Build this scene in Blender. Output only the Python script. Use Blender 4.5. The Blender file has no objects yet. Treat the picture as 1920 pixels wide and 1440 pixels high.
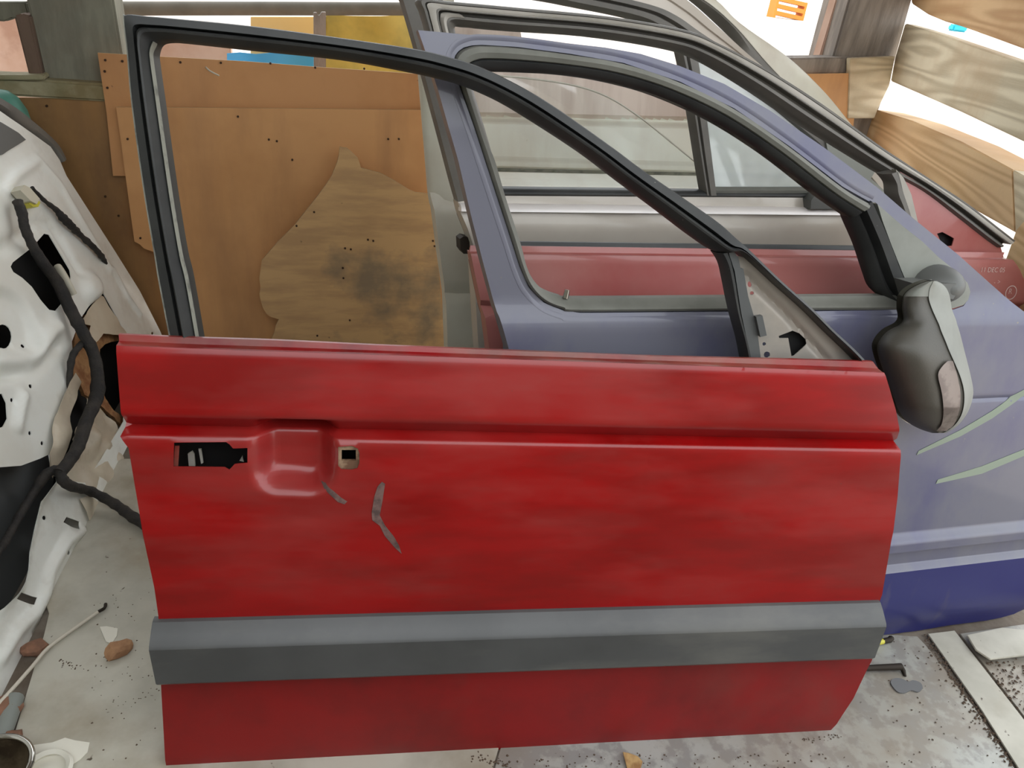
import bpy, bmesh, math, random
from mathutils import Vector, Matrix, noise as mnoise
from mathutils.geometry import delaunay_2d_cdt

S = bpy.context.scene
COL = S.collection
random.seed(7)

# ------------------------------------------------------------------ camera
FPX, CX, CY, CAMH = 1394.0, 960.0, 720.0, 1.15
_dn = Vector((-297.0, 2480.0, 1394.0)).normalized()
_x = Vector((5040.0, -180.0, 1394.0)); _x = (_x - _dn * _x.dot(_dn)).normalized()
_z = -_dn
_y = _z.cross(_x)
RW = Matrix((_x, _y, _z))                    # camera (right, down, forward) -> world
CAM = Vector((0, 0, CAMH))
cam_d = bpy.data.cameras.new('camera')
cam_d.sensor_width = 36.0
cam_d.lens = FPX / 1920.0 * 36.0
cam_d.clip_start = 0.02
cam = bpy.data.objects.new('camera', cam_d); COL.objects.link(cam)
_r, _d, _f = RW @ Vector((1, 0, 0)), RW @ Vector((0, 1, 0)), RW @ Vector((0, 0, 1))
m = Matrix.Identity(4)
for i in range(3):
    m[i][0], m[i][1], m[i][2], m[i][3] = _r[i], -_d[i], -_f[i], CAM[i]
cam.matrix_world = m
S.camera = cam

# ------------------------------------------------------------------ sky and exposure
w = bpy.data.worlds.new('sky'); S.world = w
w.use_nodes = True
bg = w.node_tree.nodes['Background']
bg.inputs[0].default_value = (0.93, 0.97, 1.0, 1)
bg.inputs[1].default_value = 1.0
S.view_settings.view_transform = 'Standard'
S.view_settings.look = 'None'
S.view_settings.gamma = 1.0
S.view_settings.use_curve_mapping = False
S.view_settings.exposure = 1.47

# ------------------------------------------------------------------ helpers
def srgb(r, g, b):
    def c(v):
        v /= 255.0
        return v / 12.92 if v <= 0.04045 else ((v + 0.055) / 1.055) ** 2.4
    return (c(r), c(g), c(b), 1.0)

def ray(px, py):
    return RW @ Vector((px - CX, py - CY, FPX))

def hit(px, py, p0, n):
    d = ray(px, py)
    return CAM + d * (n.dot(p0 - CAM) / n.dot(d))

def floor_pt(px, py, z=0.0):
    d = ray(px, py)
    return CAM + d * ((z - CAMH) / d.z)

class Frame:
    """A leaning plane standing on the floor: U along its foot, V up it, N out of it."""
    def __init__(s, o, u, lean, flip=1):
        s.O = Vector(o); s.U = Vector(u).normalized()
        side = Vector((-s.U.y, s.U.x, 0)) * flip
        l = math.radians(lean)
        s.V = (Vector((0, 0, 1)) * math.cos(l) + side * math.sin(l)).normalized()
        s.N = s.U.cross(s.V)
    def uv(s, px, py, w=0.0):
        p = hit(px, py, s.O + s.N * w, s.N) - s.O
        return (p.dot(s.U), p.dot(s.V))
    def P(s, pts, w=0.0):
        return [s.uv(a, b, w) for a, b in pts]
    def PR(s, pts, rel):
        out = []
        for a, b in pts:
            w_ = 0.0
            for _ in range(4):
                q = s.uv(a, b, w_); w_ = rel(*q)
            out.append(s.uv(a, b, w_))
        return out
    def matrix(s):
        m = Matrix.Identity(4)
        for i in range(3):
            m[i][0], m[i][1], m[i][2], m[i][3] = s.U[i], s.V[i], s.N[i], s.O[i]
        return m

def tag(o, label=None, cat=None, group=None, kind=None):
    if label: o['label'] = label
    if cat: o['category'] = cat
    if group: o['group'] = group
    if kind: o['kind'] = kind
    return o

def empty(name, mat4, label=None, cat=None, kind=None):
    o = bpy.data.objects.new(name, None); COL.objects.link(o)
    o.empty_display_size = 0.1
    o.matrix_world = mat4
    return tag(o, label, cat, None, kind)

def link(name, verts, faces, mat, parent=None, smooth=True, angle=38, loc=None, label=None):
    me = bpy.data.meshes.new(name)
    me.from_pydata([tuple(v) for v in verts], [], faces)
    me.validate(); me.update()
    bm = bmesh.new(); bm.from_mesh(me)
    bmesh.ops.recalc_face_normals(bm, faces=bm.faces)
    bm.to_mesh(me); bm.free()
    if smooth:
        me.polygons.foreach_set('use_smooth', [True] * len(me.polygons))
        me.set_sharp_from_angle(angle=math.radians(angle))
    me.materials.append(mat)
    o = bpy.data.objects.new(name, me); COL.objects.link(o)
    if parent is not None:
        o.parent = parent
    if loc is not None:
        o.location = loc
    if label: o['label'] = label
    return o

def world_mesh(name, verts, faces, mat, parent=None, smooth=True, angle=38):
    """verts in world space; a top-level mesh gets its origin at its foot."""
    if parent is not None:
        inv = parent.matrix_basis.inverted()
        return link(name, [inv @ Vector(v) for v in verts], faces, mat, parent, smooth, angle)
    vs = [Vector(v) for v in verts]
    c = sum(vs, Vector()) / len(vs); c.z = min(v.z for v in vs)
    return link(name, [v - c for v in vs], faces, mat, None, smooth, angle, c)

def inside(p, poly):
    x, y = p; r = False; j = len(poly) - 1
    for i in range(len(poly)):
        xi, yi = poly[i]; xj, yj = poly[j]
        if (yi > y) != (yj > y) and x < (xj - xi) * (y - yi) / (yj - yi) + xi:
            r = not r
        j = i
    return r

def seg_dist(p, a, b):
    ax, ay = a; bx, by = b; px, py = p
    dx, dy = bx - ax, by - ay
    L = dx * dx + dy * dy
    t = 0 if L == 0 else max(0, min(1, ((px - ax) * dx + (py - ay) * dy) / L))
    return math.hypot(px - ax - t * dx, py - ay - t * dy)

def line_dist(p, line):
    return min(seg_dist(p, line[i], line[i + 1]) for i in range(len(line) - 1))

def resample(poly, step, closed=True):
    out = []
    n = len(poly)
    for i in range(n if closed else n - 1):
        a, b = poly[i], poly[(i + 1) % n]
        k = max(1, int(math.hypot(b[0] - a[0], b[1] - a[1]) / step))
        for j in range(k):
            t = j / k
            out.append((a[0] + (b[0] - a[0]) * t, a[1] + (b[1] - a[1]) * t))
    if not closed: out.append(poly[-1])
    return out

def catmull(pts, k=6, closed=False):
    n = len(pts); out = []
    def g(i):
        return pts[i % n] if closed else pts[max(0, min(n - 1, i))]
    for i in range(n if closed else n - 1):
        p0, p1, p2, p3 = g(i - 1), g(i), g(i + 1), g(i + 2)
        for j in range(k):
            t = j / k
            out.append(tuple(0.5 * ((2 * b) + (-a + c) * t + (2 * a - 5 * b + 4 * c - d) * t * t +
                             (-a + 3 * b - 3 * c + d) * t ** 3) for a, b, c, d in zip(p0, p1, p2, p3)))
    if not closed: out.append(tuple(pts[-1]))
    return out

def sstep(a, b, x):
    if a == b: return 1.0 if x > a else 0.0
    t = max(0.0, min(1.0, (x - a) / (b - a)))
    return t * t * (3 - 2 * t)

def sheet(name, outline, mat, parent, holes=(), relief=None, t=0.002, rim=0.0, step=0.02, points=None,
          smooth=True, angle=38, edge_step=None, label=None, mat2=None, where=None, edge=None):
    """A sheet cut to an outline with holes, pressed to a relief w(u,v), thickness t, edge turned back by rim."""
    es = edge_step or step
    loops = [resample(outline, es)] + [resample(h, es * 0.7) for h in holes]
    pts, edges = [], []
    for lp in loops:
        b = len(pts); pts += lp
        edges += [(b + i, b + (i + 1) % len(lp)) for i in range(len(lp))]
    if points is None and step < 5:
        us = [p[0] for p in outline]; vs = [p[1] for p in outline]
        nu = int((max(us) - min(us)) / step); nv = int((max(vs) - min(vs)) / step)
        points = [(min(us) + (i + .5) * step, min(vs) + (j + .5) * step) for i in range(nu) for j in range(nv)]
    cell = es * 0.55
    occ = set()
    for p in pts:
        i, j = int(p[0] // cell), int(p[1] // cell)
        occ.add((i, j))
    for p in points or []:
        if not inside(p, outline) or any(inside(p, h) for h in holes): continue
        i, j = int(p[0] // cell), int(p[1] // cell)
        if any((i + a, j + b) in occ for a in (-1, 0, 1) for b in (-1, 0, 1)): continue
        pts.append(p)
    V, E_, F_, *_ = delaunay_2d_cdt([Vector(p) for p in pts], edges, [], 0, 1e-6)
    tri = []
    for f in F_:
        c = sum((V[i] for i in f), Vector((0, 0))) / len(f)
        c = (c.x, c.y)
        if inside(c, outline) and not any(inside(c, h) for h in holes):
            tri.append(list(f))
    rf = relief or (lambda u, v: 0.0)
    n = len(V)
    ws = [rf(p.x, p.y) for p in V]
    verts = [(V[i].x, V[i].y, ws[i]) for i in range(n)] + [(V[i].x, V[i].y, ws[i] - t) for i in range(n)]
    faces = tri + [[i + n for i in reversed(f)] for f in tri]
    cnt = {}
    for f in tri:
        for i in range(len(f)):
            a, b = f[i], f[(i + 1) % len(f)]
            cnt[(a, b)] = 1
    bnd = [e for e in cnt if (e[1], e[0]) not in cnt]
    hl = [h for h in holes]
    def on_hole(p):
        return any(min(seg_dist(p, h[i], h[(i + 1) % len(h)]) for i in range(len(h))) < 1e-4 for h in hl)
    rimmap = {}
    for a, b in bnd:
        faces.append([b, a, a + n, b + n])
        if rim > 0 and not (on_hole((V[a].x, V[a].y)) and on_hole((V[b].x, V[b].y))):
            for q in (a, b):
                if q not in rimmap:
                    rimmap[q] = len(verts); verts.append((V[q].x, V[q].y, -rim))
            faces.append([b + n, a + n, rimmap[a], rimmap[b]])
    o = link(name, verts, faces, mat, parent, smooth, angle, label=label)
    if mat2 is not None:
        o.data.materials.append(mat2)
        for p in o.data.polygons:
            if where(p.center.x, p.center.y): p.material_index = 1
    if edge is not None:
        o.data.materials.append(edge)
        for p in o.data.polygons:
            if abs(p.normal.z) < .5: p.material_index = len(o.data.materials) - 1
    return o

def band(name, pairs, mat, parent, profile, back=-0.02, k=5, f0=0.0, f1=1.0, smooth=True, angle=50, off=0.0, label=None, relief=None):
    """A strip between two curves (outer, inner) with a cross-section profile [(fraction, w)...]."""
    A = catmull([p[0] for p in pairs], k); B = catmull([p[1] for p in pairs], k)
    prof = [(f0 + (f1 - f0) * a, b + off) for a, b in profile]
    prof = prof + [(prof[-1][0], back), (prof[0][0], back)]
    m_ = len(prof); verts = []; faces = []
    for a, b in zip(A, B):
        for f, w_ in prof:
            u, v = a[0] + (b[0] - a[0]) * f, a[1] + (b[1] - a[1]) * f
            verts.append((u, v, w_ + (relief(u, v) if relief else 0.0)))
    n = len(A)
    for i in range(n - 1):
        for j in range(m_):
            j2 = (j + 1) % m_
            faces.append([i * m_ + j, i * m_ + j2, (i + 1) * m_ + j2, (i + 1) * m_ + j])
    faces.append(list(range(m_))); faces.append([(n - 1) * m_ + j for j in reversed(range(m_))])
    return link(name, verts, faces, mat, parent, smooth, angle, label=label)

def tube(name, path, radii, mat, parent=None, seg=10, k=6, world=True, rough=0.0):
    """A round bar or cable along 3-D points."""
    pts = [Vector(p) for p in catmull([tuple(p) for p in path], k)]
    n = len(pts)
    if not isinstance(radii, (list, tuple)): radii = [radii, radii]
    verts, faces = [], []
    up = Vector((0.13, 0.31, 0.94)).normalized()
    for i, p in enumerate(pts):
        d = (pts[min(n - 1, i + 1)] - pts[max(0, i - 1)]).normalized()
        a = d.cross(up).normalized(); b = d.cross(a).normalized()
        t = i / (n - 1) * (len(radii) - 1); q = min(int(t), len(radii) - 2)
        r = radii[q] + (radii[q + 1] - radii[q]) * (t - q)
        if rough: r *= 1 + rough * (mnoise.noise(p * 60))+ (rough * .6 if i % 3 == 0 else 0)
        for s_ in range(seg):
            an = 2 * math.pi * s_ / seg
            verts.append(p + a * math.cos(an) * r + b * math.sin(an) * r)
    for i in range(n - 1):
        for s_ in range(seg):
            t_ = (s_ + 1) % seg
            faces.append([i * seg + s_, i * seg + t_, (i + 1) * seg + t_, (i + 1) * seg + s_])
    faces.append(list(range(seg))); faces.append([(n - 1) * seg + s_ for s_ in reversed(range(seg))])
    if world: return world_mesh(name, verts, faces, mat, parent, True, 60)
    return link(name, verts, faces, mat, parent, True, 60)

def prism(name, pts, vec, mat, parent=None, bevel=0.0, smooth=True):
    """A world-space polygon pushed along vec, edges chamfered."""
    pts = [Vector(p) for p in pts]; vec = Vector(vec); n = len(pts)
    me = bpy.data.meshes.new(name)
    bm = bmesh.new()
    f = bm.faces.new([bm.verts.new(p) for p in pts])
    r = bmesh.ops.extrude_face_region(bm, geom=[f])
    for v in [g for g in r['geom'] if isinstance(g, bmesh.types.BMVert)]: v.co += vec
    if bevel:
        bmesh.ops.bevel(bm, geom=list(bm.edges), offset=bevel, segments=2, affect='EDGES', clamp_overlap=True)
    bmesh.ops.recalc_face_normals(bm, faces=bm.faces)
    verts = [v.co.copy() for v in bm.verts]; bm.verts.index_update()
    faces = [[v.index for v in q.verts] for q in bm.faces]
    bm.free(); bpy.data.meshes.remove(me)
    return world_mesh(name, verts, faces, mat, parent, smooth, 30)

def rock(name, c, size, mat, parent=None, seed=0, flat=0.6, rot=0.0):
    bm = bmesh.new()
    bmesh.ops.create_icosphere(bm, subdivisions=2, radius=1.0)
    vs = []
    cr, sr = math.cos(rot), math.sin(rot)
    for v in bm.verts:
        q = v.co * (1 + 0.35 * mnoise.noise(v.co * 1.3 + Vector((seed * 3.1, 0, 0))))
        x, y, z = q.x * size[0], q.y * size[1], q.z * size[2]
        z = max(z, -size[2] * flat)
        vs.append(Vector(c) + Vector((x * cr - y * sr, x * sr + y * cr, z + size[2] * flat)))
    bm.verts.index_update()
    faces = [[v.index for v in f.verts] for f in bm.faces]; bm.free()
    return world_mesh(name, vs, faces, mat, parent, False)

# ------------------------------------------------------------------ materials
def material(name, base, rough=0.5, metal=0.0, second=None, sc=6.0, stretch=(1, 1, 1), lo=0.42, hi=0.6, dust=None,
             dust_sc=3.0, dust_lo=0.45, dust_hi=0.7, dust_amt=0.6, dust_stretch=(1, 1, 1), coat=0.0, bump=0.0, bump_sc=60.0,
             spots=None, spot_sc=40.0, spot_lo=0.68, rough2=None, wave=None):
    mt = bpy.data.materials.new(name); mt.use_nodes = True
    nt = mt.node_tree; N = nt.nodes; L = nt.links
    b = N['Principled BSDF']
    b.inputs['Roughness'].default_value = rough
    b.inputs['Metallic'].default_value = metal
    b.inputs['Coat Weight'].default_value = coat
    b.inputs['Coat Roughness'].default_value = 0.08
    tc = N.new('ShaderNodeTexCoord')
    def noise(scale, st, detail=5.0, seed=0.0):
        mp = N.new('ShaderNodeMapping'); mp.inputs['Scale'].default_value = st
        mp.inputs['Location'].default_value = (seed, seed * .7, seed * .3)
        L.new(tc.outputs['Object'], mp.inputs['Vector'])
        nz = N.new('ShaderNodeTexNoise'); nz.inputs['Scale'].default_value = scale
        nz.inputs['Detail'].default_value = detail; nz.inputs['Roughness'].default_value = 0.6
        L.new(mp.outputs[0], nz.inputs['Vector'])
        return nz.outputs['Fac']
    def ramp(s, a, c):
        r = N.new('ShaderNodeMapRange'); r.inputs['From Min'].default_value = a; r.inputs['From Max'].default_value = c
        r.clamp = True; L.new(s, r.inputs['Value']); return r.outputs['Result']
    def mixc(fac, a, c):
        x = N.new('ShaderNodeMix'); x.data_type = 'RGBA'
        L.new(fac, x.inputs[0])
        for s, q in ((a, 6), (c, 7)):
            if isinstance(s, tuple): x.inputs[q].default_value = s
            else: L.new(s, x.inputs[q])
        return x.outputs[2]
    def mul(s, v):
        x = N.new('ShaderNodeMath'); x.operation = 'MULTIPLY'; L.new(s, x.inputs[0]); x.inputs[1].default_value = v
        return x.outputs[0]
    col = base
    if wave:
        nzf = noise(wave['scale'], wave['stretch'], 1.0, wave.get('seed', 0.0))
        a_ = mul(nzf, wave.get('rings', 70.0))
        sn = N.new('ShaderNodeMath'); sn.operation = 'SINE'; L.new(a_, sn.inputs[0])
        fine = noise(30.0, (wave['stretch'][0], wave['stretch'][1], wave['stretch'][2] * 2.5), 3.0, 5.0)
        ad = N.new('ShaderNodeMath'); ad.operation = 'ADD'; L.new(sn.outputs[0], ad.inputs[0]); L.new(mul(fine, 1.2), ad.inputs[1])
        col = mixc(mul(ramp(ad.outputs[0], -.2, 1.7), wave.get('amt', 0.8)), col, wave['color'])
    if second:
        col = mixc(ramp(noise(sc, stretch), lo, hi), col, second)
    df = None
    if dust:
        df = mul(ramp(noise(dust_sc, dust_stretch, 6.0, 3.7), dust_lo, dust_hi), dust_amt)
        col = mixc(df, col, dust)
    if spots:
        col = mixc(ramp(noise(spot_sc, (1, 1, 1), 2.0, 9.1), spot_lo, spot_lo + 0.05), col, spots)
    if isinstance(col, tuple): b.inputs['Base Color'].default_value = col
    else: L.new(col, b.inputs['Base Color'])
    if rough2 is not None and df is not None:
        r = N.new('ShaderNodeMapRange'); L.new(df, r.inputs['Value'])
        r.inputs['To Min'].default_value = rough; r.inputs['To Max'].default_value = rough2
        L.new(r.outputs['Result'], b.inputs['Roughness'])
    if bump:
        bn = N.new('ShaderNodeBump'); bn.inputs['Strength'].default_value = bump; bn.inputs['Distance'].default_value = 0.004
        L.new(noise(bump_sc, stretch), bn.inputs['Height']); L.new(bn.outputs[0], b.inputs['Normal'])
    return mt

def glass(name, tint, haze):
    mt = bpy.data.materials.new(name); mt.use_nodes = True
    nt = mt.node_tree; N = nt.nodes; L = nt.links
    for n in list(N):
        if n.type == 'BSDF_PRINCIPLED': N.remove(n)
    out = N['Material Output']
    tr = N.new('ShaderNodeBsdfTransparent'); tr.inputs[0].default_value = tint
    df = N.new('ShaderNodeBsdfDiffuse'); df.inputs[0].default_value = (.80, .83, .82, 1)
    tl = N.new('ShaderNodeBsdfTranslucent'); tl.inputs[0].default_value = (.80, .83, .82, 1)
    gl = N.new('ShaderNodeBsdfGlossy'); gl.inputs['Roughness'].default_value = 0.05
    ad = N.new('ShaderNodeMixShader'); ad.inputs[0].default_value = 0.5
    L.new(df.outputs[0], ad.inputs[1]); L.new(tl.outputs[0], ad.inputs[2])
    mx = N.new('ShaderNodeMixShader')
    nz = N.new('ShaderNodeTexNoise'); nz.inputs['Scale'].default_value = 9.0
    tc = N.new('ShaderNodeTexCoord'); L.new(tc.outputs['Object'], nz.inputs['Vector'])
    mr = N.new('ShaderNodeMapRange'); mr.inputs['From Min'].default_value = .3; mr.inputs['From Max'].default_value = .7
    mr.inputs['To Min'].default_value = haze * .7; mr.inputs['To Max'].default_value = min(1, haze * 1.3)
    L.new(nz.outputs['Fac'], mr.inputs['Value']); L.new(mr.outputs[0], mx.inputs[0])
    L.new(tr.outputs[0], mx.inputs[1]); L.new(ad.outputs[0], mx.inputs[2])
    m2 = N.new('ShaderNodeMixShader'); m2.inputs[0].default_value = 0.06
    L.new(mx.outputs[0], m2.inputs[1]); L.new(gl.outputs[0], m2.inputs[2])
    L.new(m2.outputs[0], out.inputs['Surface'])
    return mt

DUST = srgb(168, 156, 140)
M = {}
M['red'] = material('red_paint', srgb(158, 9, 12), 0.28, 0, srgb(136, 10, 10), 3.0, (1, 4, 1), dust=srgb(160, 84, 78), dust_sc=3.0,
                    dust_lo=.45, dust_hi=.80, dust_amt=.42, dust_stretch=(1, 3.2, 1), coat=.35, rough2=.6, spots=srgb(120, 60, 50), spot_sc=90, spot_lo=.76)
M['red2'] = material('dusty_red_paint', srgb(160, 36, 42), 0.32, 0, srgb(140, 18, 24), 2.0, dust=srgb(178, 120, 112), dust_sc=2.0, dust_lo=.30,
                     dust_hi=.6, dust_amt=.75, coat=.5, rough2=.55)
M['blue'] = material('blue_paint', srgb(34, 38, 112), 0.32, 0.1, srgb(40, 42, 112), 4.0, dust=srgb(118, 118, 124), dust_sc=2.6, dust_lo=.12, dust_hi=.58,
                     dust_amt=.84, dust_stretch=(1.6, 1, 1), coat=.5, rough2=.55, spots=srgb(130, 124, 112), spot_sc=70, spot_lo=.74)
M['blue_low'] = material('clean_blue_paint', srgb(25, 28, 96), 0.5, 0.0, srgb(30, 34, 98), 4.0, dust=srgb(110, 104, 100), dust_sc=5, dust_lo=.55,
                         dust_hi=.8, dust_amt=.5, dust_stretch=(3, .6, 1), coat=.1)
M['flange'] = material('dirty_red_flange', srgb(150, 16, 22), 0.4, 0, srgb(120, 24, 26), 8, dust=srgb(140, 110, 92), dust_sc=6, dust_lo=.42, dust_hi=.65, dust_amt=.7, dust_stretch=(.6, 1, 1), coat=.2)
M['silver'] = material('silver_paint', srgb(196, 188, 176), 0.36, 0.1, srgb(186, 176, 164), 3.0, dust=srgb(190, 180, 165), dust_sc=3, dust_amt=.5, coat=.4)
M['chrome'] = material('chrome', srgb(246, 240, 236), 0.32, 0.15)
M['cream'] = material('cream_paint', srgb(214, 211, 194), 0.42, 0, srgb(204, 196, 178), 2.5, dust=srgb(160, 130, 112), dust_sc=3, dust_lo=.45, dust_amt=.5, coat=.2)
M['white'] = material('white_paint', srgb(240, 240, 228), 0.38, 0, srgb(232, 226, 212), 2.0, (1, 1, 1), dust=srgb(206, 188, 172), dust_sc=3.0, dust_lo=.45,
                      dust_hi=.75, dust_amt=.45, dust_stretch=(4, .7, 1), coat=.2, spots=srgb(150, 120, 90), spot_sc=45, spot_lo=.76)
M['whitep'] = material('pink_stained_white_paint', srgb(228, 212, 200), 0.42, 0, srgb(214, 196, 184), 3, (5, .6, 1), dust=srgb(190, 168, 154), dust_sc=4, dust_stretch=(6, .6, 1), dust_lo=.5, dust_amt=.5)
M['white_in'] = material('white_inner_paint', srgb(240, 241, 234), 0.42, 0, srgb(230, 228, 218), 3.0, dust=srgb(190, 182, 166), dust_sc=5, dust_lo=.55,
                         dust_amt=.5, coat=.2)
M['black'] = material('black_rubber', srgb(44, 45, 45), 0.5, 0, srgb(54, 55, 54), 8, dust=srgb(96, 96, 92), dust_sc=6, dust_lo=.5, dust_hi=.8, dust_amt=.35, spots=srgb(140, 138, 130), spot_sc=110, spot_lo=.76)
M['black_d'] = material('dusty_black_frame', srgb(84, 82, 78), 0.5, 0, srgb(98, 95, 90), 5, dust=srgb(134, 128, 118), dust_sc=5, dust_lo=.35, dust_amt=.6)
M['greyframe'] = material('dusty_grey_frame', srgb(168, 162, 152), 0.5, 0, srgb(150, 145, 135), 5)
M['seal'] = material('dusty_grey_seal', srgb(126, 126, 118), 0.65, 0, srgb(110, 110, 102), 7)
M['lip'] = material('worn_rubber_lip', srgb(150, 150, 138), 0.7, 0, srgb(110, 110, 102), 40, lo=.5, hi=.65)
M['trim'] = material('grey_plastic_trim', srgb(84, 85, 85), 0.36, 0, srgb(76, 77, 77), 5, dust=srgb(132, 130, 122), dust_sc=3, dust_lo=.45, dust_amt=.5, dust_stretch=(1, 3, 1), rough2=.6)
M['steel'] = material('bare_grey_steel', srgb(150, 146, 138), 0.45, 0.2, srgb(168, 160, 150), 8, dust=srgb(150, 110, 90), dust_sc=9, dust_lo=.6, dust_amt=.4)
M['bracket'] = material('grey_bracket', srgb(96, 98, 98), 0.45, 0.3)
M['pgrey'] = material('grey_mirror_plastic', srgb(138, 140, 132), 0.5, 0, srgb(124, 126, 118), 6)
M['pdark'] = material('dark_mirror_plastic', srgb(72, 69, 62), 0.5, 0, srgb(82, 78, 70), 5, bump=.1, bump_sc=400)
M['pmid'] = material('mid_grey_plastic', srgb(96, 97, 94), 0.5)
M['lens'] = material('clear_lens', srgb(126, 114, 108), 0.2, 0.1, srgb(98, 86, 82), 30, lo=.45, hi=.55, coat=.8)
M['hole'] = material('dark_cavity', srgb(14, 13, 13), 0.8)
M['primer'] = material('scratched_primer', srgb(120, 92, 86), 0.7, 0, srgb(84, 66, 62), 60)
M['plate'] = material('tan_plate', srgb(166, 140, 112), 0.6, 0, srgb(110, 80, 60), 50)
M['board'] = material('brown_fibreboard', srgb(206, 150, 98), 0.62, 0, srgb(194, 138, 86), 2.2, (1, 1, 1), dust=srgb(160, 114, 78), dust_sc=2.4, dust_lo=.5, dust_hi=.8, dust_amt=.6, dust_stretch=(2.5, .6, 1), spots=srgb(96, 64, 40), spot_sc=30, spot_lo=.76)
M['board2'] = material('orange_fibreboard', srgb(212, 158, 104), 0.6, 0, srgb(196, 142, 90), 2.0, dust=srgb(156, 112, 78), dust_sc=2.2, dust_lo=.52, dust_hi=.8, dust_amt=.55, dust_stretch=(3, .5, 1), spots=srgb(90, 60, 38), spot_sc=34, spot_lo=.77)
M['board3'] = material('dark_fibreboard', srgb(160, 118, 70), 0.65, 0, srgb(144, 104, 60), 3, dust=srgb(96, 72, 52), dust_sc=2.4, dust_lo=.5, dust_amt=.6, dust_stretch=(2, .7, 1))
M['ply'] = material('stained_plywood', srgb(206, 166, 116), 0.68, 0, srgb(186, 148, 104), 5, (.8, 4, 1), dust=srgb(120, 108, 92), dust_sc=3.2, dust_lo=.54, dust_hi=.66, dust_amt=.75, spots=srgb(66, 50, 36), spot_sc=26, spot_lo=.72)
M['edge'] = material('pale_board_edge', srgb(196, 172, 134), 0.8)
M['post'] = material('dark_grey_post', srgb(134, 132, 116), 0.85, 0, srgb(118, 116, 102), 6, (4, 4, .8), dust=srgb(112, 96, 78), dust_sc=5, dust_amt=.5)
M['post2'] = material('weathered_grey_post', srgb(158, 148, 138), 0.85, 0, srgb(128, 120, 112), 5, (5, 5, .8), bump=.4, bump_sc=30)
M['beam'] = material('mossy_beam', srgb(168, 158, 128), 0.9, 0, srgb(132, 118, 84), 7, dust=srgb(124, 124, 92), dust_sc=6, dust_amt=.7, bump=.6, bump_sc=30)
def wood(name, a, b_, c, stretch, scale, rings=60.0, amt=.85, seed=0.0):
    return material(name, a, 0.8, 0, None, dust=c, dust_sc=3.0, dust_lo=.48, dust_hi=.75, dust_amt=.7, dust_stretch=(1, 1, 1),
                    wave=dict(color=b_, stretch=stretch, scale=scale, rings=rings, amt=amt, seed=seed), bump=.25, bump_sc=40, spots=srgb(96, 66, 44), spot_sc=14, spot_lo=.76)
M['wood1'] = wood('pale_pine_plank', srgb(230, 218, 190), srgb(182, 166, 136), srgb(190, 156, 116), (.8, .5, 7.0), 1.8, 46.0, .75, 2.0)
M['wood2'] = wood('brown_pine_plank', srgb(226, 192, 146), srgb(186, 144, 98), srgb(210, 180, 146), (.7, .45, 8), 1.8, 42.0, .7, 5.3)
M['wood3'] = wood('orange_pine_plank', srgb(222, 186, 140), srgb(180, 136, 92), srgb(192, 146, 100), (.7, .45, 7), 1.8, 42.0, .7, 8.1)
M['woodd'] = material('rough_dark_stud', srgb(92, 76, 62), 0.9, 0, srgb(112, 92, 78), 9, (1, 1, .4), bump=.6, bump_sc=50)
M['nail'] = material('rusty_nail', srgb(72, 50, 36), 0.6, 0.6)
M['film'] = material('crumpled_film', srgb(206, 194, 172), 0.38, 0, srgb(188, 172, 150), 5, dust=srgb(140, 118, 96), dust_sc=9, dust_lo=.6, dust_amt=.5)
M['hard'] = material('torn_hardboard', srgb(176, 132, 88), 0.85, 0, srgb(140, 92, 56), 30, bump=.6, bump_sc=120)
M['cable'] = material('cloth_tape_harness', srgb(34, 31, 29), 0.75, 0, srgb(52, 47, 42), 30, bump=.6, bump_sc=160)
M['connector'] = material('cream_connector', srgb(206, 200, 180), 0.45)
M['yellow'] = material('yellow_plastic', srgb(208, 200, 70), 0.5)
M['floor'] = material('dirty_earth_floor', srgb(120, 110, 98), 0.9, 0, srgb(96, 84, 72), 8, dust=srgb(150, 144, 132), dust_sc=4, dust_amt=.7, bump=.8, bump_sc=40)
M['metal'] = material('galvanised_plate', srgb(196, 192, 178), 0.5, 0.1, srgb(176, 172, 158), 5.0, dust=srgb(142, 126, 100), dust_sc=4.0, dust_lo=.46, dust_hi=.66, dust_amt=.65, spots=srgb(84, 72, 58), spot_sc=55, spot_lo=.73)
M['metal2'] = material('spangled_zinc_plate', srgb(176, 178, 172), 0.42, 0.2, srgb(150, 150, 146), 26, lo=.45, hi=.55, dust=srgb(140, 124, 102), dust_sc=3.2, dust_lo=.40, dust_hi=.7, dust_amt=.75, spots=srgb(70, 58, 48), spot_sc=60, spot_lo=.73)
M['paper'] = material('white_paper', srgb(226, 222, 208), 0.8)
M['stone'] = material('brown_stone', srgb(176, 134, 98), 0.85, 0, srgb(150, 110, 80), 30)
M['brick'] = material('brick_rubble', srgb(140, 100, 78), 0.9, 0, srgb(110, 80, 64), 30)
M['steelrim'] = material('polished_steel', srgb(190, 188, 182), 0.2, 1.0)
M['potin'] = material('stained_bowl', srgb(110, 98, 78), 0.3, 0.5, srgb(60, 50, 38), 14)
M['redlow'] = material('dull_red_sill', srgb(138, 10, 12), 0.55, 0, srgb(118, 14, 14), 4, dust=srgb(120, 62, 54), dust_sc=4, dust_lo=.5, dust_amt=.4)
M['pale'] = material('pale_yellow_board', srgb(226, 186, 120), 0.8)
M['rod'] = material('pale_plastic_rod', srgb(206, 198, 182), 0.5)
M['pipe'] = material('grey_pipe', srgb(128, 132, 126), 0.5)
M['iron'] = material('dark_iron', srgb(52, 44, 36), 0.7, 0.4)
M['patch'] = material('grey_rubber_patch', srgb(108, 108, 108), 0.7)
M['dirt'] = material('dark_dirt_crumb', srgb(92, 76, 62), 0.95)
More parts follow.
